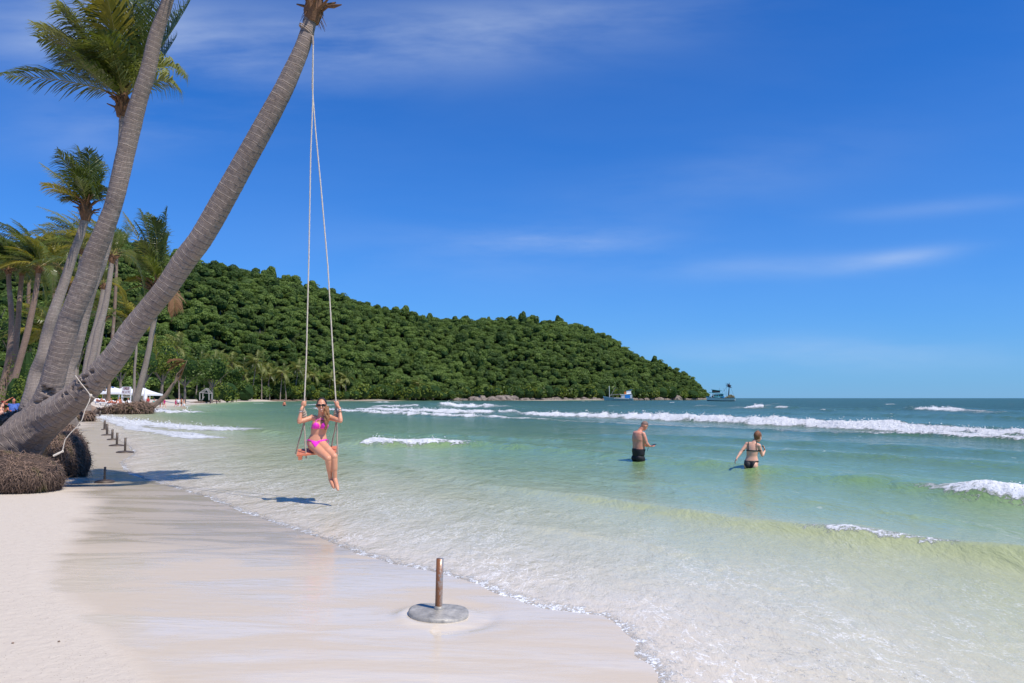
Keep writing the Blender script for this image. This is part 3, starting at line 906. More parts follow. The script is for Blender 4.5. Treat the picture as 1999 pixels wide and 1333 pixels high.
# ---------------- the wooded headland ----------------
_px = [-1600, -300, 0, 150, 240, 300, 390, 460, 500, 560, 640, 700, 760, 830, 900, 950, 1070, 1110, 1150, 1200, 1255, 1300, 1340, 1362, 1374, 1384]
_sy = [600, 520, 490, 478, 484, 503, 521, 530, 536, 546, 568, 597, 607, 620, 632, 631, 629, 640, 652, 678, 704, 714, 729, 748, 764, 778]
_d0 = np.interp(_px, [-1600, 150, 300, 467, 633, 823, 1053, 1238, 1326, 1374, 1384], [420, 300, 300, 400, 470, 528, 588, 648, 706, 730, 736])
_d1 = np.interp(_px, [-1600, 300, 700, 1000, 1300, 1374, 1384], [620, 560, 650, 730, 765, 752, 745])
TREE_H = 8.0
_hr = np.maximum((HOR - np.array(_sy)) / F * _d1 + H - TREE_H * np.interp(_px, [0, 1340, 1384], [1, .9, .5]), .5)


def hill_point(px, v):
    px = np.asarray(px, float); v = np.asarray(v, float)
    d0, d1, hr = np.interp(px, _px, _d0), np.interp(px, _px, _d1), np.interp(px, _px, _hr)
    d = d0 + (d1 - d0) * v
    x = (px - 999.5) / F * d
    up = np.sin(np.clip(v, 0, 1) * math.pi / 2) ** 1.15
    dn = np.cos(np.clip(v - 1, 0, 1.2) * math.pi / 2.4)
    z = 1.0 + hr * np.where(v < 1, up, dn)
    z += (6.0 * fbm(x * .012, d * .012, 101, 3) + 2.0 * fbm(x * .05, d * .05, 103, 2)) * np.clip(v * 3, 0, 1) * np.clip((1.15 - v) * 5, 0, 1) * np.clip(hr / 40, 0, 1)
    return x, d, z


cp = np.concatenate([np.arange(-1600, -200, 100), np.arange(-200, 1385, 12), [1384]])
vv = np.linspace(-.12, 2.0, 46)
CP, VV = np.meshgrid(cp, vv)
hx, hy, hz = hill_point(CP.ravel(), VV.ravel())
hz = np.where(VV.ravel() < 0, -1.5, hz)
hill = obj('hill', np.stack([hx, hy, hz], 1), grid_faces(len(vv), len(cp))[:, ::-1], simple('hill_undergrowth', (.03, .045, .015), .9, .4, .1, 0, 0, .1), None, True)
tag(hill, kind='structure')


def clump_crown(nq, size, rx, rz, lobes, seed, drop=.35):
    """crown of leaf clumps spread over several lobes; returns verts, quads, tint (unit-sized tree standing on z=0)"""
    r = np.random.default_rng(seed)
    L = []
    for k in range(lobes):
        a = r.uniform(0, 2 * math.pi); q = r.uniform(0, .62) * rx
        L.append((q * math.cos(a), q * math.sin(a), r.uniform(.42, .74), r.uniform(.42, .62) * rx, r.uniform(.2, .34) * rz))
    V = []; T = []
    for i in range(nq):
        lx, ly, lz, lr, lh = L[r.integers(lobes)]
        n = r.normal(size=3); n /= np.linalg.norm(n)
        if n[2] < -drop: n[2] *= -1
        rad = r.uniform(.82, 1.06)
        c = np.array([lx + n[0] * lr * rad, ly + n[1] * lr * rad, lz + n[2] * lh * rad])
        m = n + r.normal(size=3) * .45; m /= np.linalg.norm(m)
        u = np.cross(m, r.normal(size=3)); u /= np.linalg.norm(u); w = np.cross(m, u)
        sz_ = size * r.uniform(.55, 1.25)
        for (a, b) in ((-1, -.6), (.7, -1), (1, .7), (-.6, 1)):
            V.append(c + (u * a + w * b) * sz_ * .5 + m * r.uniform(-.15, .15) * sz_)
            T.append(r.uniform(0, .25))
        for q in range(3): T[-1 - q] = T[-4]
    return np.array(V), np.arange(nq * 4).reshape(-1, 4), np.array(T), L


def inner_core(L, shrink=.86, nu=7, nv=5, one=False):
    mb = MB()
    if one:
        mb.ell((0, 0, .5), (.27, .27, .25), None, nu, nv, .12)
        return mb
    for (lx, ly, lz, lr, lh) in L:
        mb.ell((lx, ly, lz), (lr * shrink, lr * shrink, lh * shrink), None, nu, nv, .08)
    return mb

# ---------------- forest ----------------
def crown_mesh(name, seed, nq=170, size=.19, lobes=6, rx=.42, rz=.42, leaf='forest', trunk=True, tint=0.0):
    v, f, tn, L = clump_crown(nq, size, rx, rz * 1.6, lobes, seed)
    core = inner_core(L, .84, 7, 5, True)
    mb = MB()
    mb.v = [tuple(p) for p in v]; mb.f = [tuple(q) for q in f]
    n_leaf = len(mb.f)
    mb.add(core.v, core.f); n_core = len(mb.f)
    if trunk:
        mb.tube([(0, 0, -.25), (.01, 0, .2), (0, .02, .55)], [.035, .025, .012], 5)
    me = bpy.data.meshes.new(name)
    me.from_pydata(mb.v, [], mb.f)
    at = me.attributes.new('tint', 'FLOAT', 'POINT')
    tt = np.zeros(len(mb.v)); tt[:len(tn)] = tn + tint
    at.data.foreach_set('value', tt.astype(np.float32))
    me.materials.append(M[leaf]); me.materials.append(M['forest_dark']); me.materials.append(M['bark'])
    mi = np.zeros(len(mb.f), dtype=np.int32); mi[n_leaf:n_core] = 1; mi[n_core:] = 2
    me.polygons.foreach_set('material_index', mi)
    return me


NCR = 9
crowns = [crown_mesh('forest_tree_mesh', 200 + i, (1500, 1100, 1300)[i % 3], (.062, .055, .07)[i % 3], (9, 13, 7)[i % 3], (.42, .5, .33)[i % 3], (.42, .32, .5)[i % 3]) for i in range(NCR)]
spots = []
r2 = np.random.default_rng(77)
for v in np.arange(0.0, 1.10, .0205):
    px = -260.0
    while px < 1384:
        d0, d1 = np.interp(px, _px, _d0), np.interp(px, _px, _d1)
        d = d0 + (d1 - d0) * v
        px += 5.0 / d * F * r2.uniform(.8, 1.2)
        if px > 1380: break
        if v > 1.03 and r2.random() < .5: continue
        vj = v + r2.uniform(-.013, .013)
        spots.append((px, vj, (4.0 + 5.8 * r2.random() ** 1.8) * np.interp(px, [1200, 1370], [1, .62]) * (.8 if px > 1300 else 1)))
hx, hy, hz = hill_point(np.array([s[0] for s in spots]), np.array([s[1] for s in spots]))
# patches of different kinds of tree give the slope its light and dark clumps
patch = fbm(hx * .018, hy * .018, 301, 3) * .9 + r2.normal(size=len(spots)) * .24
patch = np.clip(patch + .12, -.25, .65)
order = np.argsort(np.hypot(hx, hy) - np.array([s[2] for s in spots]) * 8 + (np.array([s[0] for s in spots]) < 180) * 9e3)
single = set(order[:300].tolist())
PT, PR, PS, PI = [], [], [], []
for i, (px, v, w) in enumerate(spots):
    a = r2.uniform(0, 6.28)
    hgt = w * r2.uniform(.85, 1.25)
    if r2.random() < .07: hgt *= 1.35
    lean = r2.normal(size=2) * .08
    if i in single:
        o = bpy.data.objects.new('forest_tree', crowns[i % NCR])
        COL.objects.link(o)
        o.location = (hx[i], hy[i], hz[i] - .5)
        o.rotation_euler = (lean[0], lean[1], a)
        o.scale = (w * 1.42 * r2.uniform(.85, 1.15), w * 1.42, hgt * 1.15)
        tag(o, 'rounded dark green broadleaf tree on the lower slope of the wooded headland', 'tree', 'broadleaf trees on the wooded headland')
        continue
    PT.append((hx[i], hy[i], hz[i] - .5)); PR.append((lean[0], lean[1], a)); PS.append((w * 1.42 * r2.uniform(.8, 1.2), w * 1.42 * r2.uniform(.85, 1.15), hgt * r2.uniform(1.0, 1.3))); PI.append(int(r2.integers(NCR)))
src = bpy.data.collections.new('forest_tree_kinds')          # not linked to the scene: the wood draws its trees from it
for me in crowns: src.objects.link(bpy.data.objects.new('forest_tree_kind', me))
me = bpy.data.meshes.new('forest'); me.from_pydata(PT, [], [])
for nm, ty, dat in (('rot', 'FLOAT_VECTOR', PR), ('scl', 'FLOAT_VECTOR', PS)):
    at = me.attributes.new(nm, ty, 'POINT'); at.data.foreach_set('vector', np.array(dat, dtype=np.float32).ravel())
at = me.attributes.new('kindno', 'INT', 'POINT'); at.data.foreach_set('value', np.array(PI, dtype=np.int32))
fo = bpy.data.objects.new('forest', me); COL.objects.link(fo)
gt = bpy.data.node_groups.new('scatter_trees', 'GeometryNodeTree')
gt.interface.new_socket('Geometry', in_out='INPUT', socket_type='NodeSocketGeometry')
gt.interface.new_socket('Geometry', in_out='OUTPUT', socket_type='NodeSocketGeometry')
gi, go = gt.nodes.new('NodeGroupInput'), gt.nodes.new('NodeGroupOutput')
ci = gt.nodes.new('GeometryNodeCollectionInfo'); ci.inputs['Collection'].default_value = src; ci.inputs['Separate Children'].default_value = True; ci.inputs['Reset Children'].default_value = True
ip = gt.nodes.new('GeometryNodeInstanceOnPoints'); ip.inputs['Pick Instance'].default_value = True
def named(n, t):
    q = gt.nodes.new('GeometryNodeInputNamedAttribute'); q.data_type = t; q.inputs['Name'].default_value = n
    return [o_ for o_ in q.outputs if o_.enabled and o_.name == 'Attribute'][0]
gt.links.new(gi.outputs[0], ip.inputs['Points']); gt.links.new(ci.outputs[0], ip.inputs['Instance'])
gt.links.new(named('kindno', 'INT'), ip.inputs['Instance Index'])
er = gt.nodes.new('FunctionNodeEulerToRotation'); gt.links.new(named('rot', 'FLOAT_VECTOR'), er.inputs[0]); gt.links.new(er.outputs[0], ip.inputs['Rotation'])
gt.links.new(named('scl', 'FLOAT_VECTOR'), ip.inputs['Scale']); gt.links.new(ip.outputs[0], go.inputs[0])
md = fo.modifiers.new('scatter', 'NODES'); md.node_group = gt
tag(fo, 'unbroken dark green rainforest covering the headland behind the bay', 'forest', kind='stuff')


# ---------------- bushes, beach trees ----------------
def leafy(name, root, c, rad, nl, size, leaf, seed, flat=.7, n_lobes=5, parent=None):
    """leaf sized faces through lobes round c; returns object"""
    r = np.random.default_rng(seed)
    V = []; T = []
    lob = [(np.array(c) + np.array([r.uniform(-.6, .6) * rad[0], r.uniform(-.6, .6) * rad[1], r.uniform(-.45, .5) * rad[2]]), r.uniform(.4, .62)) for _ in range(n_lobes)]
    for i in range(nl):
        lc, k = lob[r.integers(n_lobes)]
        n = r.normal(size=3); n /= np.linalg.norm(n)
        p = lc + n * np.array(rad) * k * r.uniform(.55, 1.05)
        m = n * .6 + r.normal(size=3) * .5 + np.array([0, 0, .35]); m /= np.linalg.norm(m)
        u = np.cross(m, r.normal(size=3)); u /= np.linalg.norm(u); w = np.cross(m, u)
        s = size * r.uniform(.6, 1.3)
        V += [p - u * s * .5, p + w * s * .3, p + u * s * .5, p - w * s * .3]
        t = r.uniform(0, .35); T += [t] * 4
    V = np.array(V)
    return obj(name, V, np.arange(nl * 4).reshape(-1, 4), M[leaf], parent or root, False, {'tint': T}), lob


def bush(px, d, y_top, width_px, leaf, label, group, seed, size=None, nl=520, zb=None):
    x = (px - 999.5) / F * d; zg = sz(x, d) if zb is None else zb
    ht = max((HOR - y_top) / F * d + H - zg, .5); w = width_px / F * d / 2
    e = empty('shrub', (x, d, zg), label, 'shrub', group)
    leafy('foliage', e, (x, d, zg + ht * .52), (w, w * .8, ht * .55), nl, size or d / F * 4.2, leaf, seed, n_lobes=6)
    mb = MB()
    for k in range(4):
        a = k * 1.6 + seed; mb.tube([(x, d, zg - .2), (x + math.cos(a) * w * .2, d + math.sin(a) * w * .2, zg + ht * .3), (x + math.cos(a) * w * .45, d + math.sin(a) * w * .4, zg + ht * .62)], [.05 * ht / 2, .035 * ht / 2, .015 * ht / 2], 5)
    mb.build('stem', M['bark'], e)
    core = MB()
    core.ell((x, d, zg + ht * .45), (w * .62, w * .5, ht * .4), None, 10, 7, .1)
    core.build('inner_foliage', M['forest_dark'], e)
    return e


def tree(px, d, y_top, width_px, y_crown, leaf, label, group, seed, nl=900, size=None, lean=0.0):
    x = (px - 999.5) / F * d; zg = sz(x, d)
    zt = (HOR - y_top) / F * d + H; zc = (HOR - y_crown) / F * d + H
    w = width_px / F * d / 2
    e = empty('beach_tree', (x, d, zg), label, 'tree', group)
    cx = x + lean
    leafy('crown', e, (cx, d, (zt + zc) / 2), (w, w * .8, (zt - zc) * .55), nl, size or d / F * 4.6, leaf, seed, n_lobes=9)
    r = random.Random(seed)
    mb = MB(); tr = max(.10, (zt - zg) * .022)
    zf = zg + (zc - zg) * .75 + .5
    mid = Vector(((x + cx) / 2 + r.uniform(-.2, .2), d, (zg + zf) / 2)); fork = Vector(((x + cx * 2) / 3, d, zf))
    mb.tube([(x, d, zg - .3), mid, fork], [tr * 1.3, tr, tr * .8], 8)
    for k in range(6):
        a = k * 1.05 + r.uniform(-.3, .3)
        tip = Vector((cx + math.cos(a) * w * .7, d + math.sin(a) * w * .5, zc + (zt - zc) * r.uniform(.35, .8)))
        mb.tube([fork, fork.lerp(tip, .5) + Vector((0, 0, .3)), tip], [tr * .6, tr * .35, tr * .12], 5)
    mb.build('trunk', M['bark'], e)
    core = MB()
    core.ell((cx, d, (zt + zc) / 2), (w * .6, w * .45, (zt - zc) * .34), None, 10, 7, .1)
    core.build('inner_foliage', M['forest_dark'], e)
    return e


# a bright shrub belt behind the sand, and the grove left of it
k = 0
GB = 'low bright green shrubs behind the strip of far sand'
for i, px in enumerate(range(455, 905, 17)):
    d = float(np.interp(px, [440, 640, 900], [392, 462, 545])) + random.uniform(-3, 4)
    yt = 762 - 8 * random.random() - (10 if 700 < px < 860 else 0) + (4 if px > 860 else 0)
    if px < 620: yt = 752 - 10 * random.random()
    bush(px, d, yt, random.uniform(30, 46), random.choice(['scrub', 'scrub', 'bush']), 'low sunlit shrub in the belt behind the far strip of sand', GB, 500 + i, nl=300, size=1.6, zb=.8)
GC = 'dark shrubs along the rocky foot of the headland'
for i, px in enumerate(range(910, 1370, 20)):
    d = float(np.interp(px, [900, 1053, 1238, 1326, 1374], [546, 584, 644, 702, 730]))
    yt = 758 - 10 * random.random() if px < 1320 else 764 - 5 * random.random()
    bush(px, d, yt, random.uniform(30, 44), 'bush' if i % 3 else 'scrub', 'dark shrub above the rocks at the foot of the headland', GC, 560 + i, nl=260, size=2.0, zb=1.0)

TREES = [
    (318, 175, 662, 100, 738, 'scrub', 'large leafy beach tree with yellow green crown behind the leaning dead tree'),
    (362, 215, 690, 92, 748, 'bush', 'dense round beach tree just left of the timber hut frame'),
    (415, 255, 690, 86, 752, 'bush', 'rounded green tree directly behind the timber hut frame'),
    (282, 150, 672, 84, 742, 'scrub', 'leafy tree rising behind the white canopies'),
    (236, 165, 660, 90, 740, 'bush', 'dark leafy tree seen between the leaning trunks above the canopies'),
    (206, 130, 690, 60, 742, 'scrub', 'small bright tree behind the foot of the thick leaning palm'),
    (98, 62, 590, 96, 702, 'bush', 'tall dark leafy tree between the three thin brown palms and the grey trunks'),
    (30, 66, 600, 110, 710, 'bush', 'big dark leafy tree behind the three thin brown palms'),
    (-40, 70, 560, 120, 705, 'bush', 'broad leafy tree at the left edge behind the beach'),
    (150, 72, 610, 70, 705, 'bush', 'narrow leafy tree glimpsed between the grey trunks'),
    (455, 330, 716, 60, 755, 'bush', 'green tree standing right of the timber hut frame behind the sand'),
]
for i, (px, d, yt, w, yc, lf, lab) in enumerate(TREES):
    tree(px, d, yt, w, yc, lf, lab, None, 700 + i, nl=1500)
SHR = [(52, 50, 664, 62, 'bush', 'glossy green shrub between the thin brown palms and the grey trunks'),
       (30, 44, 722, 50, 'scrub', 'low sunny shrub behind the man in the blue shirt'),
       (68, 46, 700, 44, 'bush', 'rounded shrub right behind the man in the blue shirt'),
       (-20, 46, 700, 60, 'bush', 'shrub at the left edge behind the sunbather'),
       (225, 158, 768, 60, 'scrub', 'low yellow green hedge under the first white canopy'),
       (262, 160, 768, 60, 'scrub', 'low yellow green hedge under the middle canopy'),
       (445, 300, 740, 62, 'scrub', 'brown green scrub beside the right post of the timber hut frame'),
       (480, 380, 742, 56, 'bush', 'bushy green clump at the left start of the far shrub belt'),
       (405, 262, 752, 50, 'scrub', 'low scrub behind the timber hut frame')]
for i, (px, d, yt, w, lf, lab) in enumerate(SHR):
    bush(px, d, yt, w, lf, lab, None, 800 + i, nl=900)


# ---------------- palms ----------------
DOWN = Vector((0, 0, -1)); WIND = Vector((-1, .15, .12)).normalized()


def frond(parent, hub, mid, tip, L_leaf, mat_, w=.045, n=42, droop=.75, wind=.35, seed=0, rachis=True, fold=.3):
    r = random.Random(seed)
    hub, mid, tip = Vector(hub), Vector(mid), Vector(tip)
    B = lambda t: hub * (1 - t) ** 2 + mid * (2 * t * (1 - t)) + tip * (t * t)
    DB = lambda t: ((mid - hub) * (2 * (1 - t)) + (tip - mid) * (2 * t)).normalized()
    V, Fq, T = [], [], []
    base_t = r.uniform(0, .3)
    roll = r.uniform(-.5, .5)
    for i in range(n):
        t = .14 + .85 * i / (n - 1)
        p = B(t); tn = DB(t)
        sd = tn.cross(Vector((0, 0, 1)))
        if sd.length < .12: sd = tn.cross(Vector((0.2, 1, 0)))
        sd.normalize(); up = sd.cross(tn)
        if up.z < 0: up = -up
        sd = (sd * math.cos(roll) + up * math.sin(roll)).normalized()
        prof = (.45 + .55 * math.sin(math.pi * min(1, (t - .05) * 1.15)) ** .8) * (1 - .55 * max(0, t - .7) / .3)
        for s in (-1, 1):
            L = L_leaf * prof * r.uniform(.8, 1.12)
            if r.random() < .05: continue
            d0 = (tn * (.62 + .5 * t) + sd * s * .85 + up * fold + Vector((r.uniform(-.12, .12), r.uniform(-.12, .12), r.uniform(-.12, .12)))).normalized()
            dr = droop * r.uniform(.6, 1.35)
            d1 = (d0 + DOWN * dr * .55 + WIND * wind * .6).normalized()
            d2 = (d1 + DOWN * dr + WIND * wind).normalized()
            wv = (tn - d0 * tn.dot(d0))
            if wv.length < .05: wv = up.cross(d0)
            wv = wv.normalized() * w
            b = len(V)
            p1 = p + d0 * L * .33; p2 = p1 + d1 * L * .33; p3 = p2 + d2 * L * .38
            V += [p - wv * .3, p + wv * .3, p1 + wv * .5, p1 - wv * .5, p2 + wv * .42, p2 - wv * .42, p3 + wv * .06, p3 - wv * .06]
            Fq += [(b, b + 1, b + 2, b + 3), (b + 3, b + 2, b + 4, b + 5), (b + 5, b + 4, b + 6, b + 7)]
            tt = base_t + r.uniform(0, .2); T += [tt] * 8
    nl = len(Fq)
    if rachis:
        mb = MB(); Lr = (tip - hub).length
        mb.tube([B(t) for t in (0, .1, .25, .4, .55, .7, .85, .98)], [.05 * Lr / 4, .035 * Lr / 4, .022 * Lr / 4, .017 * Lr / 4, .013 * Lr / 4, .01 * Lr / 4, .007 * Lr / 4, .004], 5)
        b = len(V); V += [Vector(q) for q in mb.v]; Fq += [tuple(i + b for i in q) for q in mb.f]; T += [base_t] * len(mb.v)
    o = obj('frond', [tuple(q) for q in V], Fq, M[mat_], parent, False, {'tint': T})
    if rachis:
        o.data.materials.append(M['rachis'])
        mi = np.zeros(len(Fq), dtype=np.int32); mi[nl:] = 1
        o.data.polygons.foreach_set('material_index', mi)
    return o


def gen_crown(parent, hub, n, L, seed, mats=('frond',), wind=.5, elmin=-.25, elmax=1.35, leaf=None, w=.05, nl=30, droop=.8, el_bias=1.0, lift=0.0):
    r = random.Random(seed)
    hub = Vector(hub)
    for k in range(n):
        az = k * 2.39996 + r.uniform(-.25, .25)
        el = elmin + (elmax - elmin) * ((k + .5) / n) ** el_bias
        d = Vector((math.cos(az) * math.cos(el), math.sin(az) * math.cos(el), math.sin(el)))
        Lk = L * r.uniform(.85, 1.1)
        mid = hub + (d + Vector((0, 0, .18 + lift)) + WIND * wind * .35).normalized() * Lk * .55
        tip = hub + (d * .8 + WIND * wind + DOWN * (.42 - .15 * el - lift)).normalized() * Lk * .98
        frond(parent, hub, mid, tip, leaf or L * .27, r.choice(mats), w, nl, droop, wind * .7, seed * 97 + k)


def trunk(parent, spec, name='trunk', mat_='trunk_a', n=20, ring=.125, rooty=0, pits=(), Yof=None, step=.03, rough=.02):
    """spec: (px, py, width_px, Y) centre line of the trunk from its base up"""
    C = [P(a, b, Y) for (a, b, w, Y) in spec]
    Rd = [w / F * Y / 2 for (a, b, w, Y) in spec]
    # resample a smooth curve through the points
    pts, rad = [], []
    m = len(C)
    for i in range(m - 1):
        p0, p1, p2, p3 = C[max(i - 1, 0)], C[i], C[i + 1], C[min(i + 2, m - 1)]
        L = (p2 - p1).length; k = max(2, int(L / step))
        for j in range(k):
            t = j / k
            q = 0.5 * ((2 * p1) + (p2 - p0) * t + (2 * p0 - 5 * p1 + 4 * p2 - p3) * t * t + (3 * p1 - p0 - 3 * p2 + p3) * t ** 3)
            pts.append(q); rad.append(Rd[i] + (Rd[i + 1] - Rd[i]) * t)
    pts.append(C[-1]); rad.append(Rd[-1])
    K = len(pts)
    V = np.zeros((K, n, 3)); uv = np.zeros((K, n, 2)); rt = np.zeros((K, n))
    prev = None; s = 0
    seed = int(abs(spec[0][0] * 7 + spec[0][1]))
    ang = np.arange(n) / n * 2 * math.pi
    Ltot = sum((pts[i + 1] - pts[i]).length for i in range(K - 1))
    for i in range(K):
        if i: s += (pts[i] - pts[i - 1]).length
        t = (pts[min(i + 1, K - 1)] - pts[max(i - 1, 0)]).normalized()
        x = (prev - t * prev.dot(t)) if prev is not None else t.cross(Vector((.2, 1, 0)))
        x.normalize(); prev = x; y = t.cross(x)
        tilt = .28 * np.sin(ang + 1.0 + s * .3) * rad[i]
        ph = (s + tilt) / ring + 1.2 * fbm(np.full(n, s * .6), np.cos(ang) + 3, seed, 2)
        saw = (ph % 1.0)
        rr = rad[i] * (1 + (.020 if mat_ == 'trunk_a' else .03) * (1 - saw) * np.where(saw < .12, saw / .12, 1) - .02)
        rr = rr + rad[i] * rough * 3 * fbm(np.cos(ang) * 2 + 5, np.full(n, s * 1.4) + np.sin(ang) * 2, seed + 9, 4)
        k = max(0.0, 1 - s / max(rooty, 1e-6)) if rooty else 0.0
        if k > 0:
            rr = rr + rad[i] * k * (.16 * fbm(np.cos(ang) * 3, s * 2.5 + np.sin(ang) * 3, seed + 19, 4) + .10 * np.abs(fbm(ang * 6 / 6.28 * 5, np.full(n, s * 2), seed + 29, 3)))
        for q in range(n):
            V[i, q] = pts[i] + (x * math.cos(ang[q]) + y * math.sin(ang[q])) * float(rr[q])
        uv[i, :, 0] = np.arange(n) / n; uv[i, :, 1] = s; rt[i] = k
    Vf = V.reshape(-1, 3)
    for (qx, qy, rx_, ry_, dep) in pits:      # knot holes and splits worn into the wood
        Yc = np.interp(qy, [sp[1] for sp in spec][::-1], [sp[3] for sp in spec][::-1])
        rr0 = np.interp(qy, [sp[1] for sp in spec][::-1], Rd[::-1])
        c = P(qx, qy, Yc - rr0 * .9)
        ctr = np.array([pts[i] for i in range(K)])
        dxp = (Vf[:, 0] - c.x) / (rx_ / F * Yc); dzp = (Vf[:, 2] - c.z) / (ry_ / F * Yc)
        inside = (dxp ** 2 + dzp ** 2)
        near = (inside < 1.3) & (Vf[:, 1] < Yc + .02)
        amt = dep * (1 - sstep(.5, 1.3, inside[near]))
        cc = np.repeat(ctr, n, 0)[near]
        dirn = cc - Vf[near]; dirn /= np.linalg.norm(dirn, axis=1)[:, None]
        Vf[near] += dirn * amt[:, None]
    i = np.arange(K - 1)[:, None] * n + np.arange(n)[None, :]
    j = np.arange(K - 1)[:, None] * n + (np.arange(n)[None, :] + 1) % n
    fcs = np.stack([i, j, j + n, i + n], -1).reshape(-1, 4)
    o = obj(name, Vf, fcs, M[mat_], parent, True, {'rooty': rt.ravel()})
    ul = o.data.uv_layers.new(name='along')
    li = np.empty(len(o.data.loops), np.int32); o.data.loops.foreach_get('vertex_index', li)
    u = uv.reshape(-1, 2)[li].copy()
    wrap = (li % n) == 0
    # the seam: last column of faces runs to u = 1
    fq = np.repeat(np.arange(len(fcs)) % n, 4)
    u[(fq == n - 1) & wrap, 0] = 1.0
    ul.data.foreach_set('uv', u.ravel().astype(np.float32))
    return o, pts, rad


def sheath(parent, hub, axis, r0, L, seed, n=13):
    """brown fibrous sheath with the stubs of old fronds under a palm's crown"""
    r = random.Random(seed); axis = Vector(axis).normalized(); hub = Vector(hub)
    x = axis.orthogonal().normalized(); y = axis.cross(x)
    mb = MB()
    mb.tube([hub - axis * L * .8, hub - axis * L * .35, hub + axis * L * .2, hub + axis * L * .6], [r0 * .95, r0 * 1.35, r0 * 1.1, r0 * .3], 12)
    for k in range(n):
        a = k * 2.4; d = x * math.cos(a) + y * math.sin(a)
        b = hub + d * r0 * .8 + axis * L * r.uniform(-.6, .1)
        mb.tube([b, b + (d * .55 + axis * .8) * L * r.uniform(.25, .45), b + (d * 1.0 + axis * .7) * L * r.uniform(.5, .85)], [r0 * .32, r0 * .24, r0 * .1], 5)
    for k in range(26):
        a = r.uniform(0, 6.28); d = x * math.cos(a) + y * math.sin(a)
        b = hub + d * r0 * 1.2 + axis * L * r.uniform(-.8, .2)
        mb.tube([b, b + (d * .5 + Vector((0, 0, -1))) * L * r.uniform(.12, .4)], [r0 * .07, r0 * .02], 4)
    return mb.build('crown_sheath', M['sheath'], parent)


def root_ball(parent, outline, seed, n_fib=2600, fl=.16, fw=.012, dark_low=True):
    """mass of matted roots; outline: (centre, radii) blobs in world space; strands lie over it"""
    r = np.random.default_rng(seed)
    mb = MB()
    for (c, rad) in outline: mb.ell(c, rad, None, 26, 16, .03)
    o = mb.build('root_ball', M['root'], parent, True)
    at = o.data.attributes.new('tint', 'FLOAT', 'POINT'); at.data.foreach_set('value', np.full(len(mb.v), .12, np.float32))
    V, T = [], []
    zmin = min(c[2] - rad[2] for c, rad in outline); zmax = max(c[2] + rad[2] for c, rad in outline)
    area = [rad[0] * rad[2] for c, rad in outline]; tot = sum(area)
    for bi, (c, rad) in enumerate(outline):
        for _ in range(int(n_fib * area[bi] / tot)):
            n = r.normal(size=3); n /= np.linalg.norm(n)
            if n[1] > .5: n[1] *= -1
            p = np.array(c) + n * np.array(rad) * r.uniform(.96, 1.04)
            nn = n / np.array(rad); nn /= np.linalg.norm(nn)
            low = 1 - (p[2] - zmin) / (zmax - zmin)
            tg = r.normal(size=3) * .9 + np.array([0.1, 0, -1.2 * (.3 + low)]); tg -= nn * tg.dot(nn) * .8; tg += nn * (.22 + .35 * low); tg /= np.linalg.norm(tg)
            sdv = np.cross(tg, nn); sdv /= np.linalg.norm(sdv) + 1e-6
            L = fl * r.uniform(.4, 1.3)
            p1 = p + tg * L * .5 + nn * L * .06; p2 = p1 + (tg + r.normal(size=3) * .35 + np.array([0, 0, -.35])) * L * .5
            w = fw * r.uniform(.6, 1.4)
            V += [p - sdv * w, p + sdv * w, p1 + sdv * w * .8, p1 - sdv * w * .8, p2 + sdv * w * .2, p2 - sdv * w * .2]
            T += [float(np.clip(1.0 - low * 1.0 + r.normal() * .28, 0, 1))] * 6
    k = len(V) // 6
    b = np.arange(k)[:, None] * 6
    f = np.concatenate([b + np.array([[0, 1, 2, 3]]), b + np.array([[3, 2, 4, 5]])], 0)
    s = obj('rootlets', np.array(V), f, M['root'], parent, False, {'tint': T})
    tag(s, kind='stuff')
    return o


# --- palm 1: the thick one leaning out over the swing
S1 = [(8, 905, 112, 14.1), (30, 872, 96, 14.0), (76, 830, 70, 13.9), (132, 788, 57, 13.7), (172, 754, 53, 13.6), (224, 697, 46, 13.4), (255, 649, 44, 13.3), (291, 603, 42, 13.2), (327, 558, 42, 13.1), (360, 508, 44, 13.0),
      (392, 466, 45, 12.9), (427, 406, 45, 12.8), (458, 350, 44, 12.7), (484, 303, 43, 12.6), (513, 250, 41, 12.5), (549, 183, 38, 12.4), (568, 143, 35, 12.35), (590, 92, 30, 12.3), (604, 45, 26, 12.3), (611, 10, 26, 12.3), (614, -30, 24, 12.3)]
t1 = empty('leaning_palm', P(8, 905, 14.1), 'thick grey palm leaning far out over the beach and holding the swing', 'palm tree')
PITS = [(179, 725, 5, 4, .09), (160, 737, 5, 4, .07), (168, 734, 4, 3, .07), (152, 745, 4, 3, .06), (163, 747, 5, 3, .07), (168, 757, 5, 4, .08), (157, 760, 5, 3, .06), (190, 747, 3, 2, .05), (140, 757, 3, 5, .05), (128, 768, 5, 3, .06), (150, 778, 2, 3, .05), (176, 768, 3, 3, .06), (120, 773, 3, 3, .05)]
trunk(t1, S1, n=72, ring=.14, rooty=2.6, pits=PITS, step=.022)
c1 = lambda px, py, Y, rx, ry, rd: (tuple(P(px, py, Y)), (rx / F * Y, rd, ry / F * Y))
root_ball(t1, [c1(38, 930, 13.3, 76, 44, .6), c1(-40, 925, 13.5, 90, 50, .7), c1(82, 936, 13.5, 36, 36, .4), c1(92, 946, 13.7, 24, 28, .3)], 31, 11000, .10, .0048)
hub1 = P(618, -70, 12.3)
ax1 = P(620, -80, 12.3) - P(604, 45, 12.3)
sheath(t1, P(614, 6, 12.3), ax1, .12, .42, 5)
mb = MB(); mb.tube([P(628, 22, 12.25), P(640, 13, 12.2), P(652, 12, 12.1), P(667, 9, 12.05)], [.025, .022, .035, .008], 6)
mb.build('frond_stub', M['sheath'], t1)
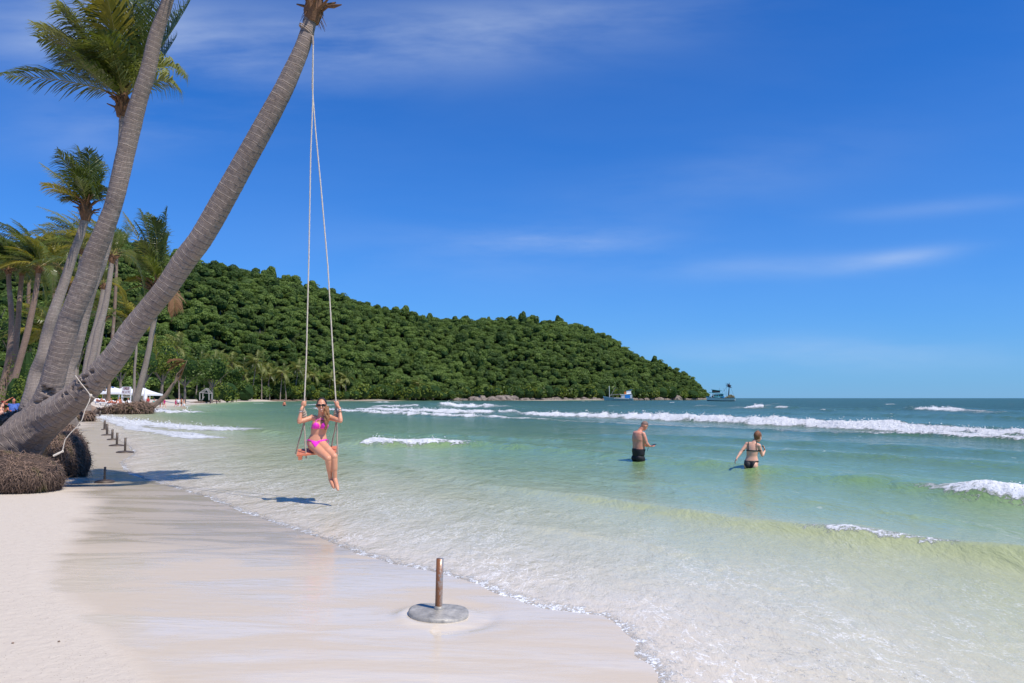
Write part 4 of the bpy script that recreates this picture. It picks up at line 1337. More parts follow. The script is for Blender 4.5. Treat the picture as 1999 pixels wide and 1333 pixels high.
gen_crown(t1, hub1, 11, 2.6, 51, ('frond', 'frond', 'frond_yellow'), -.15, .85, 1.45, w=.09, nl=36, lift=.15)
for k, (mx_, tx_) in enumerate([((-2.4, 12.7, 9.6), (-1.3, 13.0, 9.9)), ((-2.8, 12.9, 9.8), (-2.0, 13.6, 10.6)), ((-3.0, 12.2, 9.9), (-2.2, 11.6, 10.4)), ((-3.5, 12.6, 9.9), (-3.4, 13.4, 10.9)),
                                ((-2.9, 12.7, 9.9), (-2.3, 13.0, 10.9)), ((-3.2, 12.0, 9.8), (-3.2, 11.3, 10.6)), ((-2.6, 12.4, 9.6), (-1.6, 12.3, 10.1)), ((-3.6, 12.0, 9.7), (-4.4, 11.4, 10.4))]):
    frond(t1, hub1, mx_, tx_, .7, 'frond', .09, 34, .3, .2, 1200 + k)

# --- palm 2: second thick trunk rising to the top edge
S2 = [(52, 880, 120, 16.4), (62, 850, 104, 16.4), (78, 818, 74, 16.3), (90, 785, 50, 16.2), (101, 750, 43, 16.1), (114, 700, 41, 16.0), (133, 635, 42, 15.9), (147, 598, 41, 15.8), (168, 545, 40, 15.7), (182, 501, 39, 15.6), (201, 455, 36, 15.5), (218, 411, 33, 15.4),
      (229, 371, 34, 15.3), (244, 303, 34, 15.2), (259, 240, 35, 15.1), (273, 189, 31, 15.0), (289, 138, 30, 14.9), (303, 74, 27, 14.8), (325, 8, 23, 14.7), (340, -50, 21, 14.6)]
t2 = empty('curved_palm', P(52, 880, 16.4), 'tall grey palm with a split hole at its foot, rising past the top edge', 'palm tree')
trunk(t2, S2, n=56, ring=.15, rooty=1.7, pits=[(92, 763, 11, 4, .16), (86, 757, 4, 5, .10), (98, 770, 5, 4, .10), (76, 786, 10, 2.5, .05), (90, 782, 4, 6, .06)], step=.025)
root_ball(t2, [c1(122, 885, 16.0, 42, 44, .55), c1(100, 905, 15.9, 40, 30, .5), c1(150, 903, 16.1, 22, 32, .35), c1(118, 850, 16.4, 30, 22, .4)], 32, 8000, .12, .0062)
gen_crown(t2, P(346, -75, 14.6), 10, 3.0, 52, ('frond',), .45, .8, 1.45, w=.05, nl=36, lift=.15)
sheath(t2, P(342, -58, 14.6), P(346, -75, 14.6) - P(325, 8, 14.7), .12, .4, 6)

# --- palm 3: its trunk runs up behind palm 2, its crown fans out to the left
S3 = [(120, 830, 60, 18.4), (124, 790, 34, 18.3), (130, 748, 26, 18.2), (134, 720, 24, 18.2), (144, 697, 22, 18.2), (155, 655, 22, 18.1), (166, 614, 19, 18.1), (180, 566, 17, 18.0), (198, 521, 14.5, 18.0), (212, 470, 14, 18.0), (222, 420, 14, 18.0), (230, 360, 14, 18.0), (236, 300, 14, 18.0), (240, 240, 14, 18.0), (241, 198, 15, 18.0)]
t3 = empty('windblown_palm', P(120, 830, 18.4), 'palm whose big windblown crown fans left behind the upper grey trunk', 'palm tree')
trunk(t3, S3, n=30, ring=.12, rooty=.8, step=.03, mat_='trunk_b')
hub3 = P(241, 190, 18.0)
sheath(t3, P(241, 200, 18), (0.05, 0, 1), .13, .45, 7, 16)
FR3 = [  # (mid, tip, depth of tip, leaflet length, material)
    ((150, 150), (-8, 146), 17.6, .75, 'frond'), ((165, 95), (62, 44), 17.2, .75, 'frond_pale'), ((190, 70), (88, -20), 18.4, .9, 'frond_pale'),
    ((175, 130), (112, 96), 17.0, .85, 'frond'), ((205, 60), (140, -10), 17.4, 1.0, 'frond'), ((180, 100), (100, 60), 18.6, 1.0, 'frond'),
    ((215, 40), (178, -50), 18.6, 1.0, 'frond'), ((228, 60), (205, -20), 16.8, .9, 'frond_yellow'), ((245, 30), (225, -60), 17.6, 1.0, 'frond'),
    ((262, 50), (262, -40), 18.8, 1.0, 'frond'), ((280, 60), (295, -40), 18.6, 1.0, 'frond'), ((295, 90), (338, -20), 18.4, .9, 'frond'),
    ((320, 90), (352, 30), 18.6, .9, 'frond'), ((322, 92), (362, 150), 18.0, .72, 'frond_pale'), ((300, 150), (345, 70), 19.0, .85, 'frond'),
    ((200, 130), (150, 110), 19.4, 1.0, 'frond'), ((215, 90), (170, 40), 19.6, 1.0, 'frond'), ((195, 160), (160, 120), 16.6, .8, 'frond'), ((225, 100), (200, 60), 16.4, .9, 'frond'), ((255, 90), (245, 20), 19.8, 1.0, 'frond'), ((180, 110), (128, 20), 17.8, 1.0, 'frond'),
    ((335, 70), (372, 0), 18.6, .85, 'frond'), ((312, 128), (352, 176), 17.8, .7, 'frond_pale'), ((300, 85), (332, 12), 17.4, .9, 'frond'), ((150, 60), (110, 10), 17.4, .9, 'frond_pale'),
    ((240, 60), (190, 0), 17.2, 1.0, 'frond'), ((225, 130), (185, 85), 17.0, 1.0, 'frond_pale'), ((275, 120), (300, 60), 19.6, .9, 'frond'), ((205, 110), (120, 130), 18.5, .95, 'frond'), ((160, 75), (75, 75), 18.0, .9, 'frond')]
for k, (m_, t_, Yt, L, mt) in enumerate(FR3):
    frond(t3, hub3, P(m_[0], m_[1], (18 + Yt) / 2), P(t_[0], t_[1], Yt), L * 1.12, mt, .031, 60, .8, .65, 900 + k)

# --- palm 4: slimmer, crown below palm 3
S4 = [(50, 835, 44, 21.4), (55, 800, 34, 21.3), (64, 760, 28, 21.2), (72, 725, 25.5, 21.2), (84, 695, 24, 21.1), (92, 655, 22, 21.1), (101, 622, 20, 21.0), (114, 584, 18.5, 21.0), (127, 546, 17.5, 21.0), (137, 515, 16.5, 21.0), (149, 480, 15.5, 21.0), (158, 455, 15, 21.0), (165, 430, 14.5, 21.0), (168, 404, 15, 21.0)]
K4 = 26 / 21
S4 = [(a, b, w, Y * K4) for (a, b, w, Y) in S4]
t4 = empty('slim_palm', P(50, 835, 21.4 * K4), 'slim close ringed grey palm left of the thick trunks with a small tousled crown', 'palm tree')
trunk(t4, S4, n=30, ring=.11, rooty=.9, step=.03, mat_='trunk_b')
hub4 = P(168, 398, 21 * K4)
sheath(t4, P(168, 404, 21 * K4), (0, 0, 1), .15, .6, 8, 16)
for k, (m_, t_, Yt, L, mt) in enumerate([
    ((135, 360), (78, 318), 20.5, .55, 'frond_pale'), ((130, 375), (82, 358), 20.2, .6, 'frond_yellow'), ((145, 340), (112, 292), 20.4, .75, 'frond'), ((150, 330), (128, 300), 21.6, .8, 'frond_pale'),
    ((165, 330), (150, 284), 21.5, .8, 'frond'), ((178, 330), (172, 290), 20.6, .8, 'frond'), ((190, 345), (186, 305), 21.4, .8, 'frond'), ((195, 355), (204, 340), 21.2, .65, 'frond'), ((192, 375), (205, 365), 20.8, .6, 'frond'),
    ((150, 365), (118, 340), 22, .8, 'frond'), ((160, 350), (140, 330), 20, .8, 'frond'), ((172, 360), (160, 330), 22.4, .8, 'frond'), ((145, 380), (104, 372), 21.5, .6, 'frond'), ((185, 370), (196, 390), 20.9, .5, 'frond'), ((150, 385), (120, 392), 20.8, .5, 'frond'), ((176, 345), (186, 320), 22, .8, 'frond'), ((165, 365), (150, 345), 19.9, .8, 'frond')]):
    frond(t4, hub4, P(m_[0], m_[1], (21 + Yt) / 2 * K4), P(t_[0], t_[1], Yt * K4), L * K4 * .88, mt, .032, 46, .85, .6, 950 + k)

# --- palm 5: far palm by the canopies on its bank of roots
S5 = [(262, 800, 20, 80), (266, 782, 14, 80), (273, 755, 11.5, 80), (281, 725, 11, 80), (287, 700, 10.5, 80), (294, 665, 10, 80), (301, 625, 10, 80), (306, 585, 9.5, 80), (308, 560, 9, 80)]
t5 = empty('far_palm', P(262, 800, 80), 'palm growing from the long bank of roots by the white canopies', 'palm tree')
trunk(t5, S5, n=14, ring=.3, step=.25, mat_='trunk_b', rooty=1.5)
hub5 = P(309, 552, 80)
sheath(t5, P(308, 566, 80), (0, 0, 1), .5, 2.6, 9, 18)
for k, (m_, t_, Yt, L, mt) in enumerate([
    ((275, 470), (240, 414), 79, 2.4, 'frond_yellow'), ((285, 460), (262, 430), 81, 2.6, 'frond'), ((292, 450), (272, 408), 80, 2.6, 'frond'), ((300, 440), (288, 415), 82, 2.8, 'frond'), ((305, 440), (300, 425), 78, 2.8, 'frond'),
    ((318, 450), (327, 404), 80, 2.2, 'frond'), ((312, 460), (312, 430), 81.5, 2.8, 'frond'), ((322, 480), (330, 455), 80, 2.4, 'frond'), ((290, 500), (262, 470), 82, 2.8, 'frond'), ((298, 500), (280, 470), 77, 3, 'frond'),
    ((275, 500), (243, 490), 79, 2.6, 'frond'), ((305, 490), (295, 460), 84, 3, 'frond'), ((315, 500), (318, 470), 84, 3, 'frond'), ((280, 540), (246, 548), 79, 1.7, 'frond_yellow'), ((275, 555), (238, 572), 79.5, 1.5, 'frond_yellow'),
    ((322, 545), (338, 560), 79, 1.7, 'frond_yellow'), ((300, 520), (285, 500), 75.5, 2.6, 'frond')]):
    frond(t5, hub5, P(m_[0], m_[1], (80 + Yt) / 2), P(t_[0], t_[1], Yt), L * .66, mt, .10, 46, .7, .5, 980 + k)
frond(t5, hub5, P(352, 560, 79), P(336, 625, 78.5), 1.6, 'frond_brown', .16, 26, 1.0, .0, 1003)
zz = lambda px, py, Y: tuple(P(px, py, Y))
root_ball(t5, [c1(262, 798, 80, 34, 12, 2.2), c1(236, 801, 80.5, 36, 8, 2.2), c1(276, 797, 80, 17, 12.5, 2.0), c1(214, 803, 81, 18, 4.5, 1.6)], 33, 2600, .6, .05)

# --- the thinner ones between and behind
THIN = [
    ([(170, 790, 14, 36), (172, 760, 12, 36), (176, 715, 12, 36), (182, 690, 12, 36), (191, 647, 13, 36), (199, 622, 12, 36), (207, 590, 11, 36), (214, 545, 10, 36), (219, 505, 9, 36)], 'trunk_b', 2.4, 14, ('frond', 'frond', 'frond_yellow'),
     'grey palm right of the thick trunks with a brown fibrous crown base', 61),
    ([(160, 790, 13, 40), (163, 755, 11, 40), (168, 715, 11, 40), (176, 675, 11, 40), (187, 636, 10, 40), (197, 595, 9.5, 40), (203, 560, 9, 40)], 'trunk_b', 1.8, 12, ('frond_yellow', 'frond', 'frond_pale'),
     'shorter pale palm just left of the grey palm with the fibrous crown base', 62),
    ([(184, 745, 7, 52), (190, 700, 6.5, 52), (197, 660, 6, 52), (204, 622, 6, 52)], 'trunk_b', 2.4, 10, ('frond',), 'thin pale palm stem glimpsed right of the two grey palms', 63),
    ([(3, 772, 17, 50), (10, 735, 13, 50), (17, 700, 11.5, 50), (22, 650, 10.5, 50), (22, 605, 10, 50), (18, 560, 9, 50), (17, 530, 8.5, 50)], 'trunk_c', 2.9, 24, ('frond',), 'leftmost of the three thin brown palms above the man in the blue shirt', 64),
    ([(14, 772, 14, 52), (21, 735, 12, 52), (29, 695, 10.5, 52), (34, 645, 10, 52), (38, 590, 9.5, 52), (43, 533, 8.5, 52)], 'trunk_c', 2.9, 24, ('frond',), 'middle one of the three thin brown palms above the man in the blue shirt', 65),
    ([(12, 775, 16, 49), (27, 742, 12, 49), (38, 705, 12, 49), (52, 655, 12, 49), (62, 610, 11.5, 49), (70, 570, 10, 49), (76, 528, 9, 49)], 'trunk_c', 2.5, 24, ('frond', 'frond', 'frond', 'frond_yellow'), 'rightmost of the three thin brown palms, curving up to the right', 66),
    ([(128, 770, 8, 62), (131, 720, 7.5, 62), (140, 640, 7, 62), (150, 560, 7, 62), (160, 490, 7, 62)], 'trunk_b', 4.0, 18, ('frond', 'frond_yellow', 'frond_pale'), 'palm with yellowish crown behind the slim grey palm', 67),
    ([(92, 770, 7, 70), (96, 700, 6.5, 70), (102, 620, 6.5, 70), (108, 530, 6.5, 70)], 'trunk_c', 4.4, 20, ('frond', 'frond_yellow'), 'bushy palm filling the gap between the brown palms and the slim grey palm', 68),
    ([(100, 765, 7, 58), (98, 720, 6.5, 58), (96, 660, 6.5, 58)], 'trunk_c', 3.4, 16, ('frond', 'frond_yellow'), 'low young palm with yellow tinged fronds left of the slim grey palm', 69),
    ([(212, 770, 7, 75), (216, 700, 6, 75), (224, 600, 6, 75), (228, 500, 6, 75)], 'trunk_c', 4.2, 16, ('frond',), 'dark palm crown showing between the two thick trunks', 70),
    ([(-25, 775, 12, 60), (-22, 700, 9, 60), (-12, 600, 9, 60), (-8, 500, 9, 60)], 'trunk_c', 2.9, 20, ('frond',), 'palm at the left edge behind the three thin brown palms', 71),
    ([(60, 775, 8, 74), (58, 700, 7, 74), (55, 600, 7, 74), (60, 505, 7, 74)], 'trunk_c', 4.2, 18, ('frond',), 'dark palm behind the rightmost thin brown palm', 72),
    ([(261, 785, 6, 95), (262, 755, 5, 95), (263, 720, 4.5, 95), (266, 680, 4.5, 95), (262, 640, 4.5, 95)], 'trunk_b', 5.0, 15, ('frond_yellow', 'frond'), 'thin straight palm beside the sign with yellow green fronds', 73),
    ([(150, 775, 8, 66), (146, 720, 7, 66), (142, 660, 7, 66), (140, 590, 7, 66)], 'trunk_b', 3.8, 16, ('frond', 'frond_yellow', 'frond_brown'), 'scruffy palm between the slim palm and the thick ringed trunk', 74),
]
for (sp, tm, L, nf, mats, lab, sd) in THIN:
    d = sp[0][3]
    e = empty('thin_palm', P(sp[0][0], sp[0][1], d), lab, 'palm tree')
    sp2 = [(sp[0][0], sp[0][1] + 12, sp[0][2] * 1.2, d)] + sp
    trunk(e, sp2, n=12, ring=.15 if d < 60 else .3, step=.08 if d < 60 else .2, mat_=tm)
    hb = P(sp[-1][0], sp[-1][1] - 6, d)
    sheath(e, hb - Vector((0, 0, .1)), (0, 0, 1), sp[-1][2] / F * d * .5, L * .15, sd, 12)
    gen_crown(e, hb, nf, L * 1.05, sd, mats, .6, .0, 1.5, leaf=L * .26, w=max(.03, d * .0011), nl=34, droop=.75)

# coconut palms standing along the far shore
CP_ = [(352, 655, 300), (384, 695, 330), (408, 690, 350), (432, 700, 360), (458, 692, 380), (470, 706, 400), (492, 690, 400), (512, 700, 405), (528, 712, 420), (548, 716, 420), (575, 706, 440),
       (598, 716, 450), (560, 725, 425), (610, 724, 455), (640, 728, 470), (676, 728, 480), (780, 742, 520), (814, 742, 530), (520, 722, 415), (442, 722, 365), (480, 724, 398), (398, 712, 345), (660, 742, 470)]
GP = 'coconut palms along the far shore below the hill'
protos = []
for i in range(4):
    pl = []
    zt = 14.0
    e = empty('coconut_palm', (0, 0, 0), 'slender coconut palm in the row along the far shore below the hill', 'palm tree', GP)
    cx = (-1.4, .8, 2.0, -.3)[i]
    mb = MB(); mb.tube([(0, 0, -1.5), (cx * .2, 0, 3.5), (cx * .6, 0, 8.5), (cx, 0, zt)], [.34, .24, .2, .17], 7); mb.build('trunk', M['trunk_b'], e)
    gen_crown(e, (cx, 0, zt), 18, 6.8, 120 + i, ('frond_pale', 'frond_pale', 'frond'), .35, -.55, 1.2, leaf=1.9, w=.30, nl=17, droop=.6)
    protos.append(e)
ORD = 'first second third fourth fifth sixth seventh eighth ninth tenth eleventh twelfth thirteenth fourteenth fifteenth sixteenth seventeenth eighteenth nineteenth twentieth twenty-first twenty-second twenty-third'.split()
rank = {q: n for n, q in enumerate(sorted(range(len(CP_)), key=lambda q: CP_[q][0]))}
for i, (px, yt, d) in enumerate(CP_):
    e = protos[i] if i < 4 else copy_tree(protos[i % 4])
    z_top = (HOR - yt) / F * d + H
    sc = max((z_top - 1.2) / 17.5, .45)
    e.location = ((px - 999.5) / F * d, d, 1.2)
    e.scale = (sc ** .3 if sc < 1 else 1.05,) * 2 + (sc,)
    e.rotation_euler = (0, 0, 0)
    e['label'] = ('tallest, leftmost' if i == 0 else ORD[rank[i]]) + ' coconut palm from the left in the row along the far shore' if i else 'tallest and leftmost coconut palm of the row along the far shore'

# ---------------- people ----------------
def remeshed(mb, voxel, iters=5):
    me = bpy.data.meshes.new('body_tmp'); me.from_pydata(mb.v, [], mb.f)
    o = bpy.data.objects.new('body_tmp', me); COL.objects.link(o)
    md = o.modifiers.new('r', 'REMESH'); md.mode = 'VOXEL'; md.voxel_size = voxel
    sm = o.modifiers.new('s', 'SMOOTH'); sm.factor = .5; sm.iterations = iters
    bpy.context.view_layer.update()
    dg = bpy.context.evaluated_depsgraph_get()
    ev = o.evaluated_get(dg); m2 = ev.to_mesh()
    v = np.empty(len(m2.vertices) * 3, np.float32); m2.vertices.foreach_get('co', v)
    n = np.empty(len(m2.vertices) * 3, np.float32); m2.vertices.foreach_get('normal', n)
    f = [tuple(p.vertices) for p in m2.polygons]
    ev.to_mesh_clear()
    bpy.data.objects.remove(o); bpy.data.meshes.remove(me)
    return v.reshape(-1, 3).astype(float), n.reshape(-1, 3).astype(float), f


def frame(fwd, up=(0, 0, 1)):
    f = Vector(fwd).normalized(); u = Vector(up); r = f.cross(u).normalized(); u = r.cross(f).normalized()
    return r, f, u


def clothe(name, v, n, f, pred, off, matname, parent, sub=None):
    """garment that follows the body: the faces chosen by pred, pushed out along the normals, given thickness"""
    sel = pred(v)
    ff = [q for q in f if all(sel[i] for i in q)]
    if not ff: return None
    used = sorted({i for q in ff for i in q}); mp = {j: k for k, j in enumerate(used)}
    vo = v[used] + n[used] * off; vi = v[used] - n[used] * .004
    K = len(used)
    faces = [tuple(mp[i] for i in q) for q in ff]
    cnt = {}
    for q in faces:
        for a in range(len(q)):
            e = (q[a], q[(a + 1) % len(q)]); cnt[e] = cnt.get(e, 0) + 1
    rim = [(a, b) for (a, b) in cnt if (b, a) not in cnt]
    allf = faces + [(b, a, a + K, b + K) for (a, b) in rim]
    return obj(name, np.vstack([vo, vi]), allf, M[matname], parent, True)


def limb_set(mb, J, k, fem):
    """J: joints in world space; k: size factor"""
    for s in 'LR':
        sh, el, ha = J['sh' + s], J['el' + s], J['ha' + s]
        a = .92 if fem else 1.15
        mb.cap(sh, el, .046 * k * a, .036 * k * a); mb.cap(Vector(sh).lerp(Vector(el), .2), Vector(sh).lerp(Vector(el), .7), .047 * k * a, .043 * k * a)
        mb.cap(el, ha, .036 * k * a, .024 * k * a); mb.cap(Vector(el).lerp(Vector(ha), .12), Vector(el).lerp(Vector(ha), .5), .04 * k * a, .032 * k * a)
        hp, kn, an, to = J['hp' + s], J['kn' + s], J['an' + s], J['to' + s]
        mb.cap(hp, kn, .088 * k, .055 * k, 18); mb.cap(Vector(hp).lerp(Vector(kn), .05), Vector(hp).lerp(Vector(kn), .6), .094 * k, .072 * k, 18)
        mb.cap(kn, an, .050 * k, .033 * k, 16)
        cv = Vector(J.get('calf' + s, (0, 0, 0)))
        mb.cap(Vector(kn).lerp(Vector(an), .12) + cv, Vector(kn).lerp(Vector(an), .55) + cv, .053 * k, .046 * k, 16)
        d = (Vector(to) - Vector(an)).normalized()
        mb.cap(Vector(an) - d * .01 * k, Vector(an).lerp(Vector(to), .8), .036 * k, .03 * k)
        mb.cap(Vector(an).lerp(Vector(to), .6), Vector(to), .033 * k, .018 * k)


def plain_hand(mb, wrist, direction, palm_n, k, curl=.5, seed=0):
    """relaxed hand: palm, four curved fingers of unequal length, thumb from the side"""
    d = Vector(direction).normalized(); n = Vector(palm_n); n = (n - d * n.dot(d)).normalized(); s = d.cross(n)
    w = Vector(wrist)
    mb.ell(w + d * .045 * k, (.038 * k, .052 * k, .016 * k), (s, d, n), 12, 8)
    for i, L in enumerate((.062, .074, .069, .053)):
        b = w + d * .085 * k + s * (.027 - .018 * i) * k
        p1 = b + (d + n * curl * .35).normalized() * L * .5 * k; p2 = p1 + (d + n * curl * 1.3).normalized() * L * .5 * k
        mb.cap(b - d * .02 * k, p1, .0095 * k, .0085 * k, 8); mb.cap(p1, p2, .0085 * k, .007 * k, 8)
    b = w + d * .025 * k + s * .03 * k; p1 = b + (s * .8 + d * .6 + n * .3) * .04 * k; p2 = p1 + (d + n * .5) * .03 * k
    mb.cap(b, p1, .013 * k, .0105 * k, 8); mb.cap(p1, p2, .0105 * k, .008 * k, 8)


def head_shape(mb, c, fr, k, male=False):
    r, f, u = fr
    c = Vector(c)
    mb.ell(c + u * .02 * k - f * .012 * k, (.074 * k, .092 * k, .098 * k), fr, 22, 16)
    mb.ell(c - u * .045 * k + f * .03 * k, (.055 * k, .055 * k, .062 * k), fr, 18, 12)
    mb.ell(c - u * .098 * k + f * .056 * k, (.024 * k, .022 * k, .018 * k), fr, 10, 8)
    mb.cap(c + u * .012 * k + f * .078 * k, c - u * .026 * k + f * .098 * k, .009 * k, .014 * k, 8)
    for s in (-1, 1):
        mb.ell(c + r * s * .078 * k - u * .005 * k - f * .008 * k, (.010 * k, .020 * k, .030 * k), fr, 8, 8)
        mb.ell(c + r * s * .04 * k - u * .035 * k + f * .055 * k, (.022 * k, .022 * k, .024 * k), fr, 10, 8)
        mb.cap(c + r * s * .015 * k + u * .028 * k + f * .078 * k, c + r * s * .045 * k + u * .026 * k + f * .066 * k, .010 * k, .010 * k, 8)


def person(name, label, J, k, fr, head_fr, fem, skin_, voxel, hands, garments, hair, loc=None, group=None, extra=None, iters=5):
    """one figure: the body is one skin, the clothes and hair are its children"""
    e = empty('person', loc or J['anL'], label, 'person', group)
    r, f, u = fr
    mb = MB()
    pe, ch, nk, hd = (Vector(J[q]) for q in ('pelvis', 'chest', 'neck', 'head'))
    sp = (ch - pe).normalized(); tr = (r, f, sp) if not J.get('tr') else J['tr']
    if fem: wx, wy = [.158, .152, .132, .120, .120, .127, .132, .135, .132], [.115, .108, .096, .089, .091, .096, .098, .092, .08]
    else: wx, wy = [.168, .168, .166, .168, .174, .182, .189, .192, .185], [.125, .135, .142, .142, .137, .133, .128, .118, .10]
    for q_ in range(17):
        q = q_ // 2; t_ = q_ / 16 * 1.1; zr = (.085 + .085 * math.sin(math.pi * q_ / 16)) * k
        mb.ell(pe.lerp(ch, t_) + (f * .012 * k if (not fem and 1 < q < 6) else f * 0), ((wx[q] + wx[min(8, (q_ + 1) // 2)]) / 2 * k, (wy[q] + wy[min(8, (q_ + 1) // 2)]) / 2 * k, zr), tr, 26, 16)
    mb.cap(ch + sp * .06 * k, nk, .07 * k, .052 * k); mb.cap(nk, hd - head_fr[2] * .02 * k, .050 * k if fem else .06 * k, .047 * k if fem else .058 * k)
    for s in 'LR':
        mb.cap(ch + sp * .085 * k, Vector(J['sh' + s]), .055 * k, .05 * k)
        hp = Vector(J['hp' + s]); mb.ell(hp - f * .05 * k, (.085 * k, .085 * k, .085 * k), tr, 14, 10)
    limb_set(mb, J, k, fem)
    head_shape(mb, hd, head_fr, k, not fem)
    if extra: extra(mb)
    for hfun in hands: hfun(mb)
    v, n, fc_ = remeshed(mb, voxel, iters)
    body = obj('body', v, fc_, M[skin_], e, True)
    out = {'e': e, 'v': v, 'n': n, 'f': fc_, 'body': body}
    for (gn, pred, off, mt) in garments:
        clothe(gn, v, n, fc_, pred, off, mt, e)
    if hair:
        hm = MB(); hair(hm)
        hv, hn, hf = remeshed(hm, max(voxel, .006), 3)
        obj('hair', hv, hf, M[J.get('hairmat', 'hairdark')], e, True)
    return out


def local(v, c, fr):
    q = v - np.array(c)
    return q @ np.array(fr[0]), q @ np.array(fr[1]), q @ np.array(fr[2])


# ---- the swing (its own thing, hanging from the leaning palm) ----
YS = 12.2
BL, FL, FR_, BR = P(567, 878, 12.36), P(594, 889.5, 12.02), P(666.5, 882, 12.14), P(648, 872, 12.48)
KL, KR = P(593.5, 824, 12.19), P(657, 820, 12.28)      # lower ends of the knots
HL, HR = P(594, 788, 12.19), P(656, 788, 12.28)        # where the hands hold
TOP = P(611.5, 76, 12.24)
sw = empty('rope_swing', P(620, 900, YS), 'orange painted plank swing on long pale ropes hanging from the leaning palm', 'swing')
uax = ((BR + FR_) / 2 - (BL + FL) / 2); Lb = uax.length; uax.normalize()
vax = ((FL + FR_) / 2 - (BL + BR) / 2); vax = (vax - uax * vax.dot(uax)); Wb = .36; vax.normalize()
nax = uax.cross(vax)
if nax.z < 0: nax = -nax
ctr = (BL + FL + FR_ + BR) / 4
for k in (-1, 0, 1):
    mb = MB(); mb.box(ctr + vax * k * Wb / 3, (Lb * (1.0 if k else .995), Wb / 3 - .008, .024), (uax, vax, nax))
    mb.build('plank', M['swing'], sw)
for s in (-1, 1):
    mb = MB(); mb.box(ctr + uax * s * (Lb / 2 - .05) - nax * .042, (.055, Wb + .02, .055), (uax, vax, nax)); mb.build('batten', M['swing'], sw)


def ropeline(a, b, sag=0.0, n=14, wob=.004, seed=0):
    r = random.Random(seed); a, b = Vector(a), Vector(b)
    return [a.lerp(b, i / n) + Vector((r.uniform(-wob, wob), r.uniform(-wob, wob), 0)) * (1 if 0 < i < n else 0) + Vector((0, 0, -sag * math.sin(math.pi * i / n))) for i in range(n + 1)]


def twisted(mb, pts, rad, strands=3, pitch=.07, n=5):
    """laid rope: strands wound round the line"""
    pts = [Vector(p) for p in pts]
    dense = []
    for i in range(len(pts) - 1):
        L = (pts[i + 1] - pts[i]).length; m = max(1, int(L / (pitch / 5)))
        dense += [pts[i].lerp(pts[i + 1], j / m) for j in range(m)]
    dense.append(pts[-1])
    for s in range(strands):
        L = 0; out = []
        for i, p in enumerate(dense):
            if i: L += (dense[i] - dense[i - 1]).length
            t = (dense[min(i + 1, len(dense) - 1)] - dense[max(i - 1, 0)]).normalized()
            x = t.cross(Vector((.3, 1, .1))).normalized(); y = t.cross(x)
            a = 2 * math.pi * (L / pitch + s / strands)
            out.append(p + (x * math.cos(a) + y * math.sin(a)) * rad * .5)
        mb.tube(out, rad * .56, n)


for (a, b) in ((BL.lerp(FL, .12) + uax * .05, KL), (BL.lerp(FL, .88) + uax * .05, KL), (BR.lerp(FR_, .12) - uax * .04, KR), (BR.lerp(FR_, .88) - uax * .04, KR)):
    mb = MB(); twisted(mb, ropeline(a - nax * .06, b, 0, 8, .003, 3), .0115, 3, .05); mb.build('lower_rope', M['rope_old'], sw)
for (lo, hi) in ((KL, HL), (KR, HR)):          # thick whipped knots the hands rest on
    mb = MB()
    top = hi - Vector((0, 0, .05))
    for s in range(3):
        pts = []
        for i in range(25):
            t = i / 24; a = t * 2 * math.pi * 2.1 + s * 2.1; rr = .034 * (math.sin(math.pi * min(1, t * 1.15 + .08)) ** .5)
            pts.append(lo.lerp(top, t) + Vector((math.cos(a) * rr, math.sin(a) * rr, 0)))
        mb.tube(pts, .0135, 7)
    mb.build('knot', M['rope_old'], sw)
UL = [KL.lerp(HL, .5), HL, P(598, 700, 12.2), P(603, 500, 12.2), P(606.5, 300, 12.22), P(610.5, 200, 12.23), TOP]
UR = [KR.lerp(HR, .5), HR, P(650, 690, 12.28), P(640, 520, 12.27), P(627, 370, 12.26), P(616, 255, 12.25), P(609.5, 170, 12.24), TOP]
for q, L_ in enumerate((UL, UR)):
    mb = MB(); mb.tube(L_, .0085, 8); twisted(mb, L_, .0115, 3, .05, 4); mb.build('hanging_rope', M['rope'], sw)
mb = MB()
tc_ = P(598, 60, 12.3)
axis = (P(604, 45, 12.3) - P(590, 92, 12.3)).normalized(); xx = axis.cross(Vector((0, 1, 0))).normalized(); yy = axis.cross(xx)
for off in (0, .03):
    pts = []
    for i in range(27):
        a = 2 * math.pi * i / 24
        pts.append(tc_ + axis * (off + .05 * math.cos(a)) + xx * math.cos(a) * .128 + yy * math.sin(a) * .128)
    mb.tube(pts, .011, 6)
mb.tube([tc_ + (TOP - tc_).normalized() * .1, TOP + Vector((-.01, 0, .04)), TOP - Vector((0, 0, .10))], [.012, .022, .015], 6)
mb.build('rope_loop', M['rope_old'], sw)

# loose rope tied round the leaning trunk
tr_ = empty('loose_rope', P(177, 773, 13.2), 'white rope tied round the leaning trunk with its knotted frayed end hanging down', 'rope')
mb = MB()
mb.tube([P(147, 733, 13.45), P(151, 738, 13.34), P(158, 748, 13.33), P(168, 760, 13.32), P(177, 772, 13.30), P(186, 778, 13.45)], .0075, 7)
mb.tube([P(177, 772, 13.28), P(174, 784, 13.25), P(166, 800, 13.22), P(160, 820, 13.2), P(150, 833, 13.18), P(137, 846, 13.15), P(127, 858, 13.13), P(122, 880, 13.12)], .0075, 7)
mb.build('cord', M['rope'], tr_)
mb = MB(); mb.ell(P(177, 772, 13.27), (.028, .026, .03), None, 10, 8, .1); mb.ell(P(122, 881, 13.12), (.02, .02, .024), None, 8, 6, .1)
mb.tube([P(122, 881, 13.12), P(114, 885, 13.08), P(104, 890, 13.05)], [.012, .020, .018], 8)
mb.build('knot', M['rope'], tr_)

